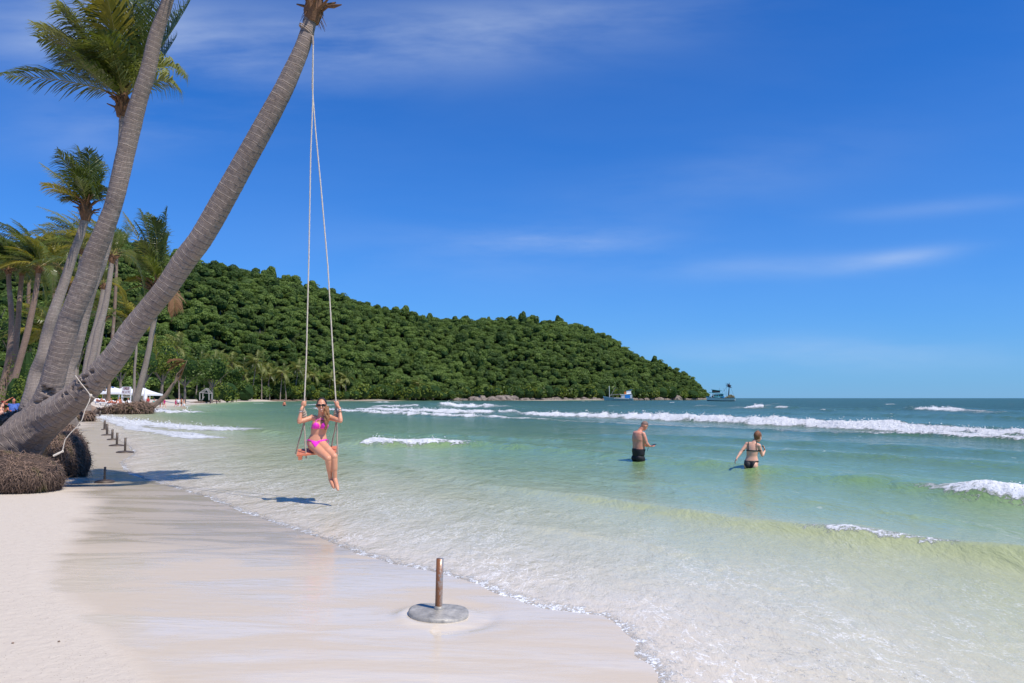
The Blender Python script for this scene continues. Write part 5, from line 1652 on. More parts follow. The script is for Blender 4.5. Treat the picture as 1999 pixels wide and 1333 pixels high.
# ---- woman on the swing ----
kW = .97
Fh = Vector((.20, -.98, 0)).normalized(); frW = frame(Fh)
Rw, Fw, Uw = frW
J = dict(pelvis=P(618.5, 863, 12.24), chest=P(624.5, 830, 12.24), neck=P(626.5, 812, 12.25), head=P(628, 791.5, 12.21),
         shR=P(609.5, 815, 12.24), shL=P(644.5, 815, 12.26), elR=P(584, 823.5, 12.10), elL=P(665, 821.5, 12.14), haR=P(588.5, 798, 12.13), haL=P(663, 797, 12.22),
         hpR=P(611.5, 869, 12.20), hpL=P(626.5, 868, 12.20), knR=P(640.5, 895, 11.88), knL=P(652.5, 891, 11.90), anR=P(645.5, 936, 12.00), anL=P(654, 935, 11.95),
         toR=P(652, 952, 11.86), toL=P(660, 956, 11.80), hairmat='hairlight')
hf = frame((Fh + Vector((-.05, 0, -.05))), (-.03, 0, 1))
bustL, bustR = P(634.5, 829.5, 12.24) + Fw * .085, P(617.5, 829.5, 12.24) + Fw * .085


def bust(mb):
    for b in (bustL, bustR): mb.ell(b, (.056, .058, .058), frW, 16, 12)
    mb.ell(Vector(J['pelvis']) - Fw * .06 - Uw * .03, (.15, .11, .085), frW, 20, 12)


def grip(mb, centre, rope_ax, outward, k, thumb_up=1):
    """hand closed round a rope: palm outside it, four fingers wound round, thumb across"""
    c = Vector(centre); z = Vector(rope_ax).normalized(); o = Vector(outward); o = (o - z * o.dot(z)).normalized(); s = z.cross(o)
    mb.ell(c + o * .036 * k, (.020 * k, .036 * k, .046 * k), (o, s, z), 12, 10)
    for i in range(4):
        h = z * (.034 - .0215 * i) * k
        Rr = (.027 - (.003 if i == 3 else 0)) * k
        pts = [c + h + (o * math.cos(a) + s * math.sin(a)) * Rr for a in (.5, 1.25, 2.0, 2.75, 3.4)]
        for j in range(4): mb.cap(pts[j], pts[j + 1], .0105 * k - .0007 * j, .0098 * k - .0007 * j, 8)
    pts = [c + z * .0 * k + (o * math.cos(a) + s * math.sin(a)) * .03 * k + z * t for a, t in ((-.5, -.005), (-1.1, .02), (-1.9, .036))]
    for j in range(2): mb.cap(pts[j], pts[j + 1], .0125 * k, .010 * k, 8)


def hW(mb):
    grip(mb, HL, (KL - HL) * -1, Vector(J['haR']) - HL + Fw * .02, 1.0)
    mb.cap(J['haR'], HL + (Vector(J['haR']) - HL).normalized() * .036, .023, .022, 10)
    grip(mb, HR, (KR - HR) * -1, Vector(J['haL']) - HR + Fw * .02, 1.0)
    mb.cap(J['haL'], HR + (Vector(J['haL']) - HR).normalized() * .036, .023, .022, 10)


def hairW(mb):
    c = Vector(J['head']); r, f, u = hf
    mb.ell(c + u * .00 - f * .05 + r * .05, (.03, .03, .04), hf, 12, 8)
    rr = random.Random(4)
    for q in range(9):      # long wavy lock over her left shoulder
        pts = []
        for i in range(15):
            t = i / 14
            b = P(638 + 1.5 * math.sin(t * 3) - 2.5 * t, 793 + 46 * t, 12.20) + Fw * (.02 + .075 * math.sin(min(1, t * 1.3) * 1.7)) - Rw * .0
            w = .030 * (math.sin(math.pi * min(1, t * .8 + .18)))
            pts.append(b + Rw * (w * math.cos(q * 2.2 + t * 7)) + Fw * (w * .6 * math.sin(q * 2.2 + t * 7)) + Rw * .010 * math.sin(t * 19 + q))
        mb.tube(pts, [.013 - .006 * (i / 14) for i in range(15)], 6)
    mb.cap(c + r * .07 - u * .0 - f * .01, P(638, 801, 12.19) + Fw * .02, .028, .026)


pw, pv, pn = np.array(J['pelvis']), None, None


def bk_top(v):
    out = np.zeros(len(v), bool)
    for b in (bustL, bustR):
        a, f_, u_ = local(v, b, frW)
        out |= (f_ > -.035) & (u_ > -.052) & (u_ < .040) & (np.abs(a) < .056 - np.clip(u_, 0, 1) * .9)
    c = (bustL + bustR) / 2; a, f_, u_ = local(v, c, frW)
    return out | ((np.abs(u_ + .047) < .009) & (np.abs(a) < .16))


def bk_bot(v):
    a, f_, u_ = local(v, J['pelvis'], frW)
    d = u_ - .012 + .22 * np.abs(a) * 0
    band = (u_ > .004 + np.abs(a) * .16) & (u_ < .022 + np.abs(a) * .22)
    tri = (f_ > .0) & (np.abs(a - .012) < .062 + u_ * .85) & (u_ < .02) & (u_ > -.11)
    back = (f_ < -.01) & (u_ < .03) & (u_ > -.09)
    return (np.abs(a) < .20) & (band | tri | back)


res = person('w', 'woman in a magenta bikini and sunglasses sitting on the rope swing', J, kW, frW, hf, True, 'skin', .0058, [hW],
             [('bikini_top', bk_top, .006, 'pink'), ('bikini_bottom', bk_bot, .006, 'pink')], hairW, loc=P(620, 900, YS), extra=bust, iters=6)
ew = res['e']
mb = MB()
for s, b in ((-1, bustR), (1, bustL)):
    mb.tube([b + Fw * .045 + Uw * .03, b + Uw * .075 + Fw * .02 - Rw * s * .004, Vector(J['neck']) + Rw * s * .045 - Uw * .02 + Fw * .02, Vector(J['neck']) + Rw * s * .035 - Fw * .04 + Uw * .01], .0055, 6)
for s in (-1, 1):           # side ties
    q = Vector(J['pelvis']) + Rw * s * .158 + Uw * .03 + Fw * .015
    mb.tube([q, q + Rw * s * .02 + Uw * .015, q + Rw * s * .028 - Uw * .02, q + Fw * .01 - Uw * .06 + Rw * s * .012], .005, 5)
mb.build('bikini_strap', M['pink'], ew)
c = Vector(J['head']); r, f, u = hf
cp_ = MB(); cp_.ell(c + u * .030 - f * .026, (.081, .088, .096), hf, 22, 14); cp_.ell(c + u * .008 - f * .05 + r * .02, (.070, .06, .080), hf, 16, 10)
hv, hn, hf_ = remeshed(cp_, .006, 3); obj('hair', hv, hf_, M['hairdark'], ew, True)
gl = MB()
for s in (-1, 1):
    pts = []
    gl.ell(c + r * s * .033 + u * .008 + f * .088, (.030, .007, .022), hf, 14, 8)
    gl.bar(c + r * s * .06 + u * .014 + f * .08, c + r * s * .078 + u * .01 - f * .01, .006, .010)
gl.bar(c + r * -.012 + u * .012 + f * .096, c + r * .012 + u * .012 + f * .096, .006)
gl.build('sunglasses', M['lens'], ew, True)
mb = MB(); mb.ell(c - u * .060 + f * .083, (.024, .007, .0085), hf, 12, 6); mb.build('lips', M['lips'], ew, True)
mb = MB(); mb.ell(c - u * .060 + f * .087, (.019, .006, .0045), hf, 12, 6); mb.build('teeth', M['teeth'], ew, True)
for (ha, el, tt, mt) in (('haR', 'elR', .22, 'silver'), ('haL', 'elL', .12, 'silver'), ('haL', 'elL', .32, 'hairdark'), ('haR', 'elR', .12, 'rope_old')):
    a, b = Vector(J[ha]), Vector(J[el]); cc = a.lerp(b, tt); ax = (b - a).normalized(); x = ax.orthogonal().normalized(); y = ax.cross(x)
    mb = MB(); mb.tube([cc + (x * math.cos(q * .524) + y * math.sin(q * .524)) * .030 for q in range(13)], .0055, 6, False); mb.build('bracelet', M[mt], ew, True)
mb = MB(); nk = Vector(J['neck'])
mb.tube([nk + Rw * (.075 * math.sin(a)) + Fw * (.055 + .035 * math.cos(a)) - Uw * (.03 + .04 * math.cos(a)) for a in (-1.5, -1.1, -.7, -.3, 0, .3, .7, 1.1, 1.5)], .004, 5); mb.build('necklace', M['hairdark'], ew)

# ---- man with a phone, in the sea ----
YM = 19.9; kM = 1.04
frM = frame((.88, .47, 0)); Rm, Fm, Um = frM
J = dict(pelvis=P(1246.5, 886, YM), chest=P(1246, 851, YM), neck=P(1251.5, 836, YM) + Fm * .02, head=P(1257, 831, YM) + Fm * .02,
         shL=P(1239.5, 845, YM + .13), shR=P(1256, 847, YM - .15), elL=P(1248, 866, YM + .2) + Fm * .10, elR=P(1262.5, 866, YM - .16), haL=P(1264, 870.5, YM + .03), haR=P(1268, 871, YM - .12),
         hpL=P(1243, 894, YM + .05), hpR=P(1251, 894, YM - .06), knL=P(1243, 924, YM + .07), knR=P(1252, 924, YM - .03), anL=P(1242, 955, YM), anR=P(1252, 955, YM - .1), hairmat='hairshort')
J['toL'] = J['anL'] + Fm * .2 - Um * .05; J['toR'] = J['anR'] + Fm * .2 - Um * .05
hf = frame((.80, .35, -.55), (.4, 0, 1))


def hM(mb):
    plain_hand(mb, J['haR'], (.9, .25, -.05), (0, 0, 1), 1.05, .7); plain_hand(mb, J['haL'], (.9, -.4, -.05), (0, 0, 1), 1.05, .7)


def hairM(mb):
    c = Vector(J['head']); r, f, u = hf
    mb.ell(c + u * .026 - f * .018, (.079, .091, .098), hf, 22, 14)


def trunksM(v):
    a, f_, u_ = local(v, J['pelvis'], frM)
    return (u_ < .135 - .06 * f_) & (u_ > -.34) & (np.abs(a) < .3)



res = person('m', 'bald sunburnt man in black swim shorts looking at a phone in the sea', J, kM, frM, hf, False, 'skinred', .0085, [hM],
             [('swim_shorts', trunksM, .013, 'black')], None, loc=P(1246, 902, YM), iters=12)
em = res['e']
cH = Vector(J['head'])
clothe('hair', res['v'], res['n'], res['f'], lambda v: (lambda q: (q[2] > .035 - .9 * q[1] * 0 + .35 * (q[1])) & (q[2] > -.05) & (q[1] < .075))(local(v, cH, hf)), .003, 'hairshort', em)
mb = MB(); pc = P(1274, 869, YM - .04); mb.box(pc, (.085, .17, .012), (frM[0], Vector((.85, .35, .3)).normalized(), Vector((-.3, 0, .9)).normalized()))
ph = mb.build('phone', M['phone']); tag(ph, 'small dark phone held in the hands of the man in the sea', 'phone')
mb = MB(); mb.tube([P(1266, 873, YM - .1), P(1264, 878, YM - .1), P(1263.5, 880.5, YM - .1)], .006, 5)
mb.build('wrist_strap', M['black'], em)

# ---- woman in the sea ----
YW = 17.3; k2 = .98
frV = frame((.45, .89, 0)); Rv, Fv, Uv = frV
J = dict(pelvis=P(1466.5, 904, YW), chest=P(1469.5, 874, YW), neck=P(1473, 861, YW) + Fv * .01, head=P(1479.5, 852.5, YW) + Fv * .02,
         shL=P(1458, 867, YW + .06), shR=P(1481.5, 870, YW - .07), elL=P(1446, 883, YW + .02), elR=P(1488, 889, YW - .05), haL=P(1438.5, 894, YW - .05), haR=P(1493, 880, YW + .08),
         hpL=P(1461, 910, YW + .03), hpR=P(1472, 910, YW - .03), knL=P(1461, 944, YW + .05), knR=P(1473, 944, YW + .0), anL=P(1461, 976, YW), anR=P(1473, 976, YW - .05), hairmat='hairginger')
J['toL'] = J['anL'] + Fv * .2 - Uv * .05; J['toR'] = J['anR'] + Fv * .2 - Uv * .05
hf2 = frame((.80, .5, -.25), (.1, 0, 1))


def hV(mb):
    plain_hand(mb, J['haL'], (-.5, -.1, -.8), (1, 0, 0), .95, .8); plain_hand(mb, J['haR'], (-.1, .3, 1), (-1, 0, 0), .95, 1.0)
    mb.ell(Vector(J['pelvis']) - Fv * .07 - Uv * .05 + Rv * .065, (.088, .085, .10), frV, 16, 12); mb.ell(Vector(J['pelvis']) - Fv * .07 - Uv * .05 - Rv * .065, (.088, .085, .10), frV, 16, 12)
    for s in (-1, 1): mb.ell(Vector(J['chest']) + Fv * .10 - Uv * .02 + Rv * s * .07, (.07, .07, .07), frV, 14, 10)


def hairV(mb):
    c = Vector(J['head']); r, f, u = hf2
    mb.ell(c + u * .028 - f * .022, (.084, .093, .100), hf2, 22, 14)
    mb.ell(c + u * .10 - f * .035, (.045, .045, .038), hf2, 12, 10)
    mb.cap(c - u * .05 - f * .05, c + u * .08 - f * .06, .045, .04)


def bt2(v):
    a, f_, u_ = local(v, Vector(J['chest']), frV)
    band = (np.abs(u_ + .055 + .0 * a) < .017)
    return (np.abs(a) < .19) & (band | ((f_ > .02) & (u_ < .03) & (u_ > -.08)) | ((np.abs(np.abs(a) - .085 + .0 * u_) < .012) & (u_ > -.055) & (u_ < .16)))


def bb2(v):
    a, f_, u_ = local(v, Vector(J['pelvis']), frV)
    band = (np.abs(u_ - .045) < .018)
    bk = (f_ < .02) & (u_ < .05) & (u_ > -.10) & (np.abs(a + .02) < .12 + u_ * .55)
    return (np.abs(a) < .24) & (band | bk | ((f_ > .02) & (np.abs(a) < .13 + u_) & (u_ < .05) & (u_ > -.12)))


res = person('w2', 'ginger haired woman in a black bikini seen from behind, wading thigh deep', J, k2, frV, hf2, True, 'skinpale', .0085, [hV],
             [('bikini_top', bt2, .007, 'blackpat'), ('bikini_bottom', bb2, .007, 'black')], hairV, loc=P(1466, 919, YW), iters=9)


# ---- people along the beach, much smaller in the picture ----
def beach_person(px, d, zfoot, face, pose, label, skin_='skinbrown', wear=(), hairm='hairdark', fem=False, k=1.0, voxel=.022, group=None):
    x = (px - 999.5) / F * d
    fr = frame((math.sin(face), math.cos(face), 0)); r, f, u = fr
    o = Vector((x, d, zfoot))
    q = lambda a, b, c: o + (r * a + f * b + u * c) * k
    if pose == 'stand' or pose == 'walk':
        st = .24 if pose == 'walk' else .03
        J = dict(pelvis=q(0, 0, .92), chest=q(0, .02, 1.27), neck=q(0, .02, 1.47), head=q(0, .05, 1.61), shL=q(-.19, .02, 1.39), shR=q(.19, .02, 1.39), elL=q(-.25, -.05 + st * .4, 1.12), elR=q(.25, -.05 - st * .4, 1.12),
                 haL=q(-.24, .10 + st, .92), haR=q(.24, .05 - st * .5, .90), hpL=q(-.09, 0, .88), hpR=q(.09, 0, .88), knL=q(-.1, st * .8, .49), knR=q(.1, -st * .2, .48), anL=q(-.1, st, .08), anR=q(.1, -st * 1.5, .12))
        J['toL'] = q(-.11, st + .16, .03); J['toR'] = q(.11, -st * 1.5 + .15, .04)
    elif pose == 'sit':     # legs out, leaning back a little
        J = dict(pelvis=q(0, 0, .15), chest=q(0, -.10, .50), neck=q(0, -.10, .70), head=q(0, -.07, .84), shL=q(-.19, -.10, .62), shR=q(.19, -.10, .62), elL=q(-.27, -.16, .36), elR=q(.27, -.16, .36), haL=q(-.26, .05, .22), haR=q(.26, .05, .22),
                 hpL=q(-.1, .03, .12), hpR=q(.1, .03, .12), knL=q(-.12, .42, .34), knR=q(.12, .44, .26), anL=q(-.12, .72, .07), anR=q(.12, .80, .07), toL=q(-.13, .84, .18), toR=q(.13, .92, .18))
    elif pose == 'hat_hand':  # sitting, one hand raised to the brow
        J = dict(pelvis=q(0, 0, .15), chest=q(0, -.04, .50), neck=q(0, -.04, .70), head=q(0, 0, .84), shL=q(-.20, -.04, .62), shR=q(.20, -.04, .62), elL=q(-.3, .02, .38), elR=q(.44, .08, .72), haL=q(-.2, .2, .22), haR=q(.16, .14, .93),
                 hpL=q(-.1, .03, .12), hpR=q(.1, .03, .12), knL=q(-.12, .42, .30), knR=q(.12, .44, .30), anL=q(-.12, .72, .07), anR=q(.12, .74, .07), toL=q(-.13, .86, .12), toR=q(.13, .88, .12))
    else:                   # lying, one knee up
        J = dict(pelvis=q(0, 0, .16), chest=q(0, -.34, .24), neck=q(0, -.52, .30), head=q(0, -.66, .36), shL=q(-.19, -.44, .24), shR=q(.19, -.44, .24), elL=q(-.30, -.22, .16), elR=q(.30, -.22, .16), haL=q(-.26, .04, .16), haR=q(.28, .04, .14),
                 hpL=q(-.1, .04, .14), hpR=q(.1, .04, .14), knL=q(-.12, .38, .46), knR=q(.12, .46, .16), anL=q(-.12, .62, .08), anR=q(.12, .88, .10), toL=q(-.12, .78, .05), toR=q(.14, .94, .24))
    J['hairmat'] = hairm
    hfr = fr if pose != 'lie' else frame(tuple(f * .3 + u), tuple(-f))
    if pose == 'lie': J['tr'] = (r, u, f)
    g_ = []
    for w in wear:
        if w[0] == 'shorts': g_.append(('shorts', (lambda J_: lambda v: (lambda p: (p[2] < .12) & (np.linalg.norm(v - np.array(J_['pelvis']), axis=1) < w[2]))(local(v, J_['pelvis'], fr)))(J), .015, w[1]))
        if w[0] == 'shirt': g_.append(('shirt', (lambda J_: lambda v: ((np.linalg.norm(v - np.array(Vector(J_['chest'])), axis=1) < .30) | (np.linalg.norm(v - np.array(Vector(J_['pelvis']).lerp(Vector(J_['chest']), .4)), axis=1) < .25)) & (local(v, J_['head'], fr)[2] < -.16 if pose not in ('lie',) else True))(J), .02, w[1]))
        if w[0] == 'dress': g_.append(('dress', (lambda J_: lambda v: (local(v, J_['pelvis'], fr)[2] < .46) & (local(v, J_['pelvis'], fr)[2] > -.25) & (np.abs(local(v, J_['pelvis'], fr)[0]) < .2))(J), .03, w[1]))

    def hr(mb):
        c = Vector(J['head']); a, b, c2 = hfr
        mb.ell(c + c2 * .028 * k - b * .024 * k, (.085 * k, .096 * k, .105 * k), hfr, 12, 8)
        if fem: mb.cap(c - b * .07 * k, c - b * .09 * k - c2 * .20 * k, .06 * k, .04 * k)

    def hh(mb):
        for s, sd in (('L', -1), ('R', 1)):
            dd = (Vector(J['ha' + s]) - Vector(J['el' + s])).normalized(); plain_hand(mb, J['ha' + s], dd, r * -sd, k * 1.05, .5)
    return person('p', label, J, k, fr, hfr, fem, skin_, voxel, [hh], g_, hr, loc=o, group=group, iters=2)


def gz(px, d): return sz((px - 999.5) / F * d, d)


# man in the blue shirt on a lounger, left
def lounger(px, d, face, label, mat_='white', up=.45, group=None, scale=1.0):
    x = (px - 999.5) / F * d; zg = sz(x, d)
    e = empty('sun_lounger', (x, d, zg), label, 'sun lounger', group)
    fr = frame((math.sin(face), math.cos(face), 0)); r, f, u = fr
    q = lambda a, b, c: Vector((x, d, zg)) + (r * a + f * b + u * c) * scale
    mb = MB()
    for s in (-1, 1): mb.bar(q(s * .3, -.45, .28), q(s * .3, .95, .28), .045 * scale)
    for b in (-.45, .95): mb.bar(q(-.3, b, .28), q(.3, b, .28), .045 * scale)
    mb.build('frame', M[mat_], e)
    for k_ in range(6):
        mb = MB(); b = -.28 + .22 * k_; mb.box(q(0, b, .315), (.58 * scale, .19 * scale, .022 * scale), fr); mb.build('slat', M[mat_], e)
    mb = MB(); bk = (f * -.8 + u * up).normalized()
    mb.box(q(0, -.42, .32) + bk * .38 * scale, (.6 * scale, .76 * scale, .04 * scale), (r, bk, r.cross(bk))); mb.build('backrest', M[mat_], e)
    for s in (-1, 1):
        for b in (-.38, .88):
            mb = MB(); mb.bar(q(s * .27, b, .29), q(s * .27, b, -.06), .05 * scale); mb.build('leg', M[mat_], e)
    return zg


zg_ = gz(24, 40); sc_ = max(1.0, (1.32 - zg_) / .32)
z0 = lounger(24, 40, 1.2, 'white lounger under the man in the blue shirt', scale=min(sc_, 1.7))
z0 += .32 * min(sc_, 1.7) - .32
beach_person(30, 40, z0 + .32, 2.6, 'hat_hand', 'man in a blue shirt sitting with one hand raised to his brow', 'skinbrown', (('shirt', 'blueshirt'), ('shorts', 'whitecloth', .34)), voxel=.013)
z0 = lounger(12, 39, 1.0, 'white lounger left of the man in the blue shirt')
beach_person(10, 39, z0 + .30, 1.4, 'sit', 'dark haired person sitting on the beach just left of the man in the blue shirt', 'skinpale', (('shorts', 'darkcloth', .2),), voxel=.016, fem=True)
beach_person(17, 44, gz(17, 44) + .62, 2.2, 'sit', 'person in a red top partly hidden behind the man in the blue shirt', 'skinbrown', (('shirt', 'redshirt'),), voxel=.018)
# sunbather at the left edge on a towelled lounger
zS = lounger(-6, 25.5, 1.75, 'lounger with a red and white towel at the left edge', up=.25)
x_ = (-6 - 999.5) / F * 25.5
for k_ in range(5):
    mb = MB(); mb.box((x_ + .3, 25.5 - .26 + k_ * .13, zS + .345 + .002 * k_), (1.5, .125, .02)); o = mb.build('towel_stripe', M['towel' if k_ % 2 else 'whitecloth'])
    if k_ == 0:
        tw = empty('beach_towel', (x_, 25.5, zS + .34), 'red and white striped towel spread on the lounger at the left edge', 'towel')
    o.parent = tw; o.data.transform(Matrix.Translation(-tw.location)); o.name = 'stripe'
beach_person(-8, 25.5, zS + .27, 1.65, 'lie', 'tanned sunbather lying with one knee raised at the left edge', 'skinbrown', (('shorts', 'darkcloth', .17),), voxel=.013)
# bather whose legs show below the leaning trunk
beach_person(137, 40, gz(137, 40), 2.9, 'stand', 'pale legged bather standing on the sand behind the leaning trunk', 'skinpale', (('shorts', 'darkcloth', .2),), voxel=.016)

FARP = [
    (303, 101, None, 2.2, 'stand', 'woman in a turquoise dress beside the bank of roots', 'skinbrown', (('dress', 'teal'),), True, .95),
    (323, 126, None, 1.6, 'walk', 'fair bather in a pink top walking right of the leaning dead tree', 'skinpale', (('shirt', 'magcloth'),), True, .95),
    (345, 143, None, 1.2, 'walk', 'woman in a magenta wrap walking along the water', 'skinbrown', (('dress', 'magcloth'),), True, 1.0),
    (350, 150, None, 3.0, 'stand', 'person in white and dark shorts behind the woman in magenta', 'skinbrown', (('shirt', 'whitecloth'), ('shorts', 'darkcloth', .3)), False, 1.05),
    (356, 142, None, .6, 'walk', 'bare backed tanned man in dark shorts leaving the water', 'skinbrown', (('shorts', 'darkcloth', .28),), False, 1.08),
    (361, 118, None, 1.0, 'walk', 'bather in white shorts running through the shallow foam', 'skinpale', (('shorts', 'whitecloth', .34),), False, 1.0),
    (412, 205, None, 1.0, 'stand', 'dark figure standing at the water below the timber hut frame', 'skinbrown', (('shirt', 'darkcloth'), ('shorts', 'darkcloth', .34)), False, .95),
    (425, 212, None, 4.0, 'stand', 'second dark figure by the right post of the timber hut frame', 'skinbrown', (('shirt', 'darkcloth'), ('shorts', 'darkcloth', .34)), False, .85),
    (291, 128, None, 3.1, 'stand', 'person in a red shirt standing right of the canopies', 'skinbrown', (('shirt', 'redshirt'), ('shorts', 'darkcloth', .34)), False, 1.05),
    (315, 140, None, 3.6, 'stand', 'figure in dark red among the trunks behind the leaning dead tree', 'skinbrown', (('shirt', 'redshirt'), ('shorts', 'darkcloth', .34)), False, 1.0),
    (252, 127, None, 3.0, 'sit', 'person in white sitting under the sign', 'skinbrown', (('shirt', 'whitecloth'),), False, 1.25),
]
for (px, d, z, fc2, pose, lab, sk, wear, fem, k) in FARP:
    beach_person(px, d, max(gz(px, d), -.35) + (.3 if pose == 'sit' else 0), fc2, pose, lab, sk, wear, 'hairdark', fem, k, .032)
beach_person(556.5, 158, -1.0, 2.4, 'stand', 'distant swimmer standing chest deep left of the swing', 'skinbrown', (('shorts', 'darkcloth', .3),), 'hairdark', False, 1.25, .04)
beach_person(882, 185, -1.35, 2.4, 'stand', 'tiny bather in front of the distant breaker', 'skinbrown', (), 'hairdark', False, 1.1, .05)

GL = 'white loungers under the canopies'
LX = [(196, 112), (206, 114), (216, 113), (226, 115), (236, 117), (248, 120), (262, 124), (276, 126)]
SB = ['sunbather lying on the leftmost lounger near the canopies', 'sunbather on the second lounger from the left', 'tanned sunbather propped up below the first canopy', 'sunbather between the first canopy and the sign',
      'dark haired sunbather sitting up left of the sign']
for i, (px, d) in enumerate(LX):
    z0 = lounger(px, d, 2.3 + .1 * (i % 3), ('white lounger, one of the row in front of the canopies'), 'white', .6, GL, 1.25)
    if i < 5: beach_person(px, d, z0 + .42, 2.3 + .1 * (i % 3), 'lie' if i in (0, 1, 3) else 'sit', SB[i], 'skinbrown', (('shorts', 'darkcloth', .2),), 'hairdark', i % 2 == 0, 1.2, .03)

# canopies
for (px, d, w, yt, lab) in ((220, 132, 5.4, 754, 'white peaked canopy furthest left behind the sunbathers'), (247, 134, 5.4, 755, 'white canopy behind the sign board'), (281, 136, 4.8, 757, 'white canopy right of the palm foot')):
    x = (px - 999.5) / F * d; zg = sz(x, d); zt = (HOR - yt) / F * d + H; ze = (HOR - (yt + 12)) / F * d + H
    e = empty('canopy', (x, d, zg), lab, 'canopy')
    h = w / 2; n = 8; V = []; Fc = []
    for j in range(n + 1):
        for i in range(n + 1):
            a, b = -1 + 2 * i / n, -1 + 2 * j / n; m_ = max(abs(a), abs(b))
            V.append((x + a * h, d + b * h, ze + (zt - ze) * (1 - m_) ** 1.25))
    for j in range(n):
        for i in range(n): q = j * (n + 1) + i; Fc.append((q, q + 1, q + n + 2, q + n + 1))
    obj('roof', V, Fc, M['canvas'], e, True)
    mb = MB()
    for s in (-1, 1): mb.box((x, d + s * h, ze - .14), (w, .03, .30)); mb.box((x + s * h, d, ze - .14), (.03, w, .30))
    mb.build('valance', M['canvas'], e)
    for a in (-1, 1):
        for b in (-1, 1): mb = MB(); mb.bar((x + a * (h - .1), d + b * (h - .1), zg - .2), (x + a * (h - .1), d + b * (h - .1), ze), .07); mb.build('leg', M['white'], e)
# folded umbrella, right of them
x = (285.5 - 999.5) / F * 128; zg = sz(x, 128)
e = empty('folded_umbrella', (x, 128, zg), 'closed white beach umbrella standing right of the canopies', 'umbrella')
mb = MB(); mb.tube([(x, 128, zg), (x, 128, zg + 3.3)], .04, 6); mb.build('pole', M['white'], e)
mb = MB(); mb.tube([(x, 128, zg + 1.0), (x, 128, zg + 1.5), (x + .02, 128, zg + 2.3), (x, 128, zg + 3.0), (x, 128, zg + 3.3)], [.18, .30, .25, .12, .03], 9); mb.build('folded_canopy', M['canvas'], e)

# sign board on two white posts (its lettering is too small to read in the photograph: rows of stroke marks)
d = 118.0
e = empty('sign', ((248 - 999.5) / F * d, d, gz(248, d)), 'white sign board with dark red lettering on two white posts beside the palm foot', 'sign')
x0, x1 = (239 - 999.5) / F * d, (257.5 - 999.5) / F * d
zA, zB, zC = (HOR - 755) / F * d + H, (HOR - 769) / F * d + H, gz(248, d)
mb = MB(); mb.box(((x0 + x1) / 2, d, (zA + zB) / 2), (x1 - x0, .06, zA - zB)); mb.build('board', M['white'], e)
for xx_ in (x0 + .06, x1 - .06):
    mb = MB(); mb.bar((xx_, d + .06, zC - .3), (xx_, d + .06, zB + .1), .12); mb.build('post', M['white'], e)
mb = MB(); mb.bar((x0, d, zB - .45), (x1, d, zB - .45), .08); mb.build('rail', M['white'], e)
rl = random.Random(3); mb = MB()
Wd = x1 - x0
for (yr, h_, n_, a, b) in ((.84, .085, 8, .18, .82), (.66, .085, 8, .2, .8), (.27, .17, 6, .06, .94)):
    zz_ = zB + (zA - zB) * yr
    for i in range(n_):
        cx_ = x0 + Wd * (a + (b - a) * (i + .5) / n_); cw = Wd * (b - a) / n_ * .3
        mb.bar((cx_ - cw, d - .035, zz_ - h_), (cx_ - cw, d - .035, zz_ + h_), .045, .01)
        for q in range(rl.choice((1, 2, 2))):
            zq = zz_ + rl.choice((-h_, 0, h_)) * .9; mb.bar((cx_ - cw, d - .035, zq), (cx_ + cw, d - .035, zq), .01, .045)
        if rl.random() < .6: mb.bar((cx_ + cw, d - .035, zz_ - h_), (cx_ + cw, d - .035, zz_ + h_), .045, .01)
mb.build('lettering', M['text'], e)

# timber hut frame
d = 235.0; PX = lambda px, py, Y: P(px, py, Y)
e = empty('hut_frame', (PX(402, 780, d).x, d, .8), 'bare grey timber hut frame standing on the far sand', 'hut frame')
A1, A2, B1, B2 = PX(390, 781, d), PX(408, 781, d), PX(396, 780, d + 3.5), PX(414, 780, d + 3.5)
tA1, tA2, tB1, tB2 = PX(390, 766, d), PX(408, 767.5, d), PX(396, 766.5, d + 3.5), PX(414, 768, d + 3.5)
rg1, rg2 = PX(402, 758, d + .2), PX(407, 758.5, d + 3.2)
for a, b in ((A1, tA1), (A2, tA2), (B1, tB1), (B2, tB2)):
    mb = MB(); mb.bar(a, b, .24); mb.build('post', M['greywood'], e)
for a, b in ((tA1, tA2), (tB1, tB2), (tA1, tB1), (tA2, tB2), (rg1, rg2)):
    mb = MB(); mb.bar(a, b, .2); mb.build('beam', M['greywood'], e)
for a, b in ((tA1, rg1), (tA2, rg1), (tB1, rg2), (tB2, rg2), (tA1.lerp(tB1, .5), rg1.lerp(rg2, .5)), (tA2.lerp(tB2, .5), rg1.lerp(rg2, .5)), (PX(399, 774, d), PX(394, 781, d))):
    mb = MB(); mb.bar(a, b, .16); mb.build('rafter', M['greywood'], e)

# leaning dead tree over the water's edge
d = 92.0
e = empty('dead_leaning_tree', P(298, 790, d), 'grey leaning trunk with dead brown fronds over the sand right of the root bank', 'tree')
mb = MB(); mb.tube([P(285, 797, d), P(298, 792, d), P(312, 783, d), P(325, 770, d), P(338, 750, d), (P(345, 742, d))], [.5, .36, .29, .25, .19, .13], 9)
mb.build('trunk', M['drift'], e, True)
for k_, pts in enumerate([((342, 746), (352, 735), (366, 702)), ((344, 744), (350, 728), (358, 716)), ((341, 748), (346, 730), (354, 722))]):
    mb = MB(); mb.tube([P(a, b, d - .3 * k_) for a, b in pts], [.13, .10, .03], 6); mb.build('branch', M['drift'], e)
for k_, (m_, t_) in enumerate([((352, 706), (322, 716)), ((350, 708), (330, 722)), ((360, 720), (344, 738)), ((362, 716), (350, 745)), ((340, 700), (328, 708))]):
    frond(e, P(364, 704, d), P(m_[0], m_[1], d), P(t_[0], t_[1], d - .5), 1.0, 'frond_brown', .12, 16, .6, .2, 1100 + k_)

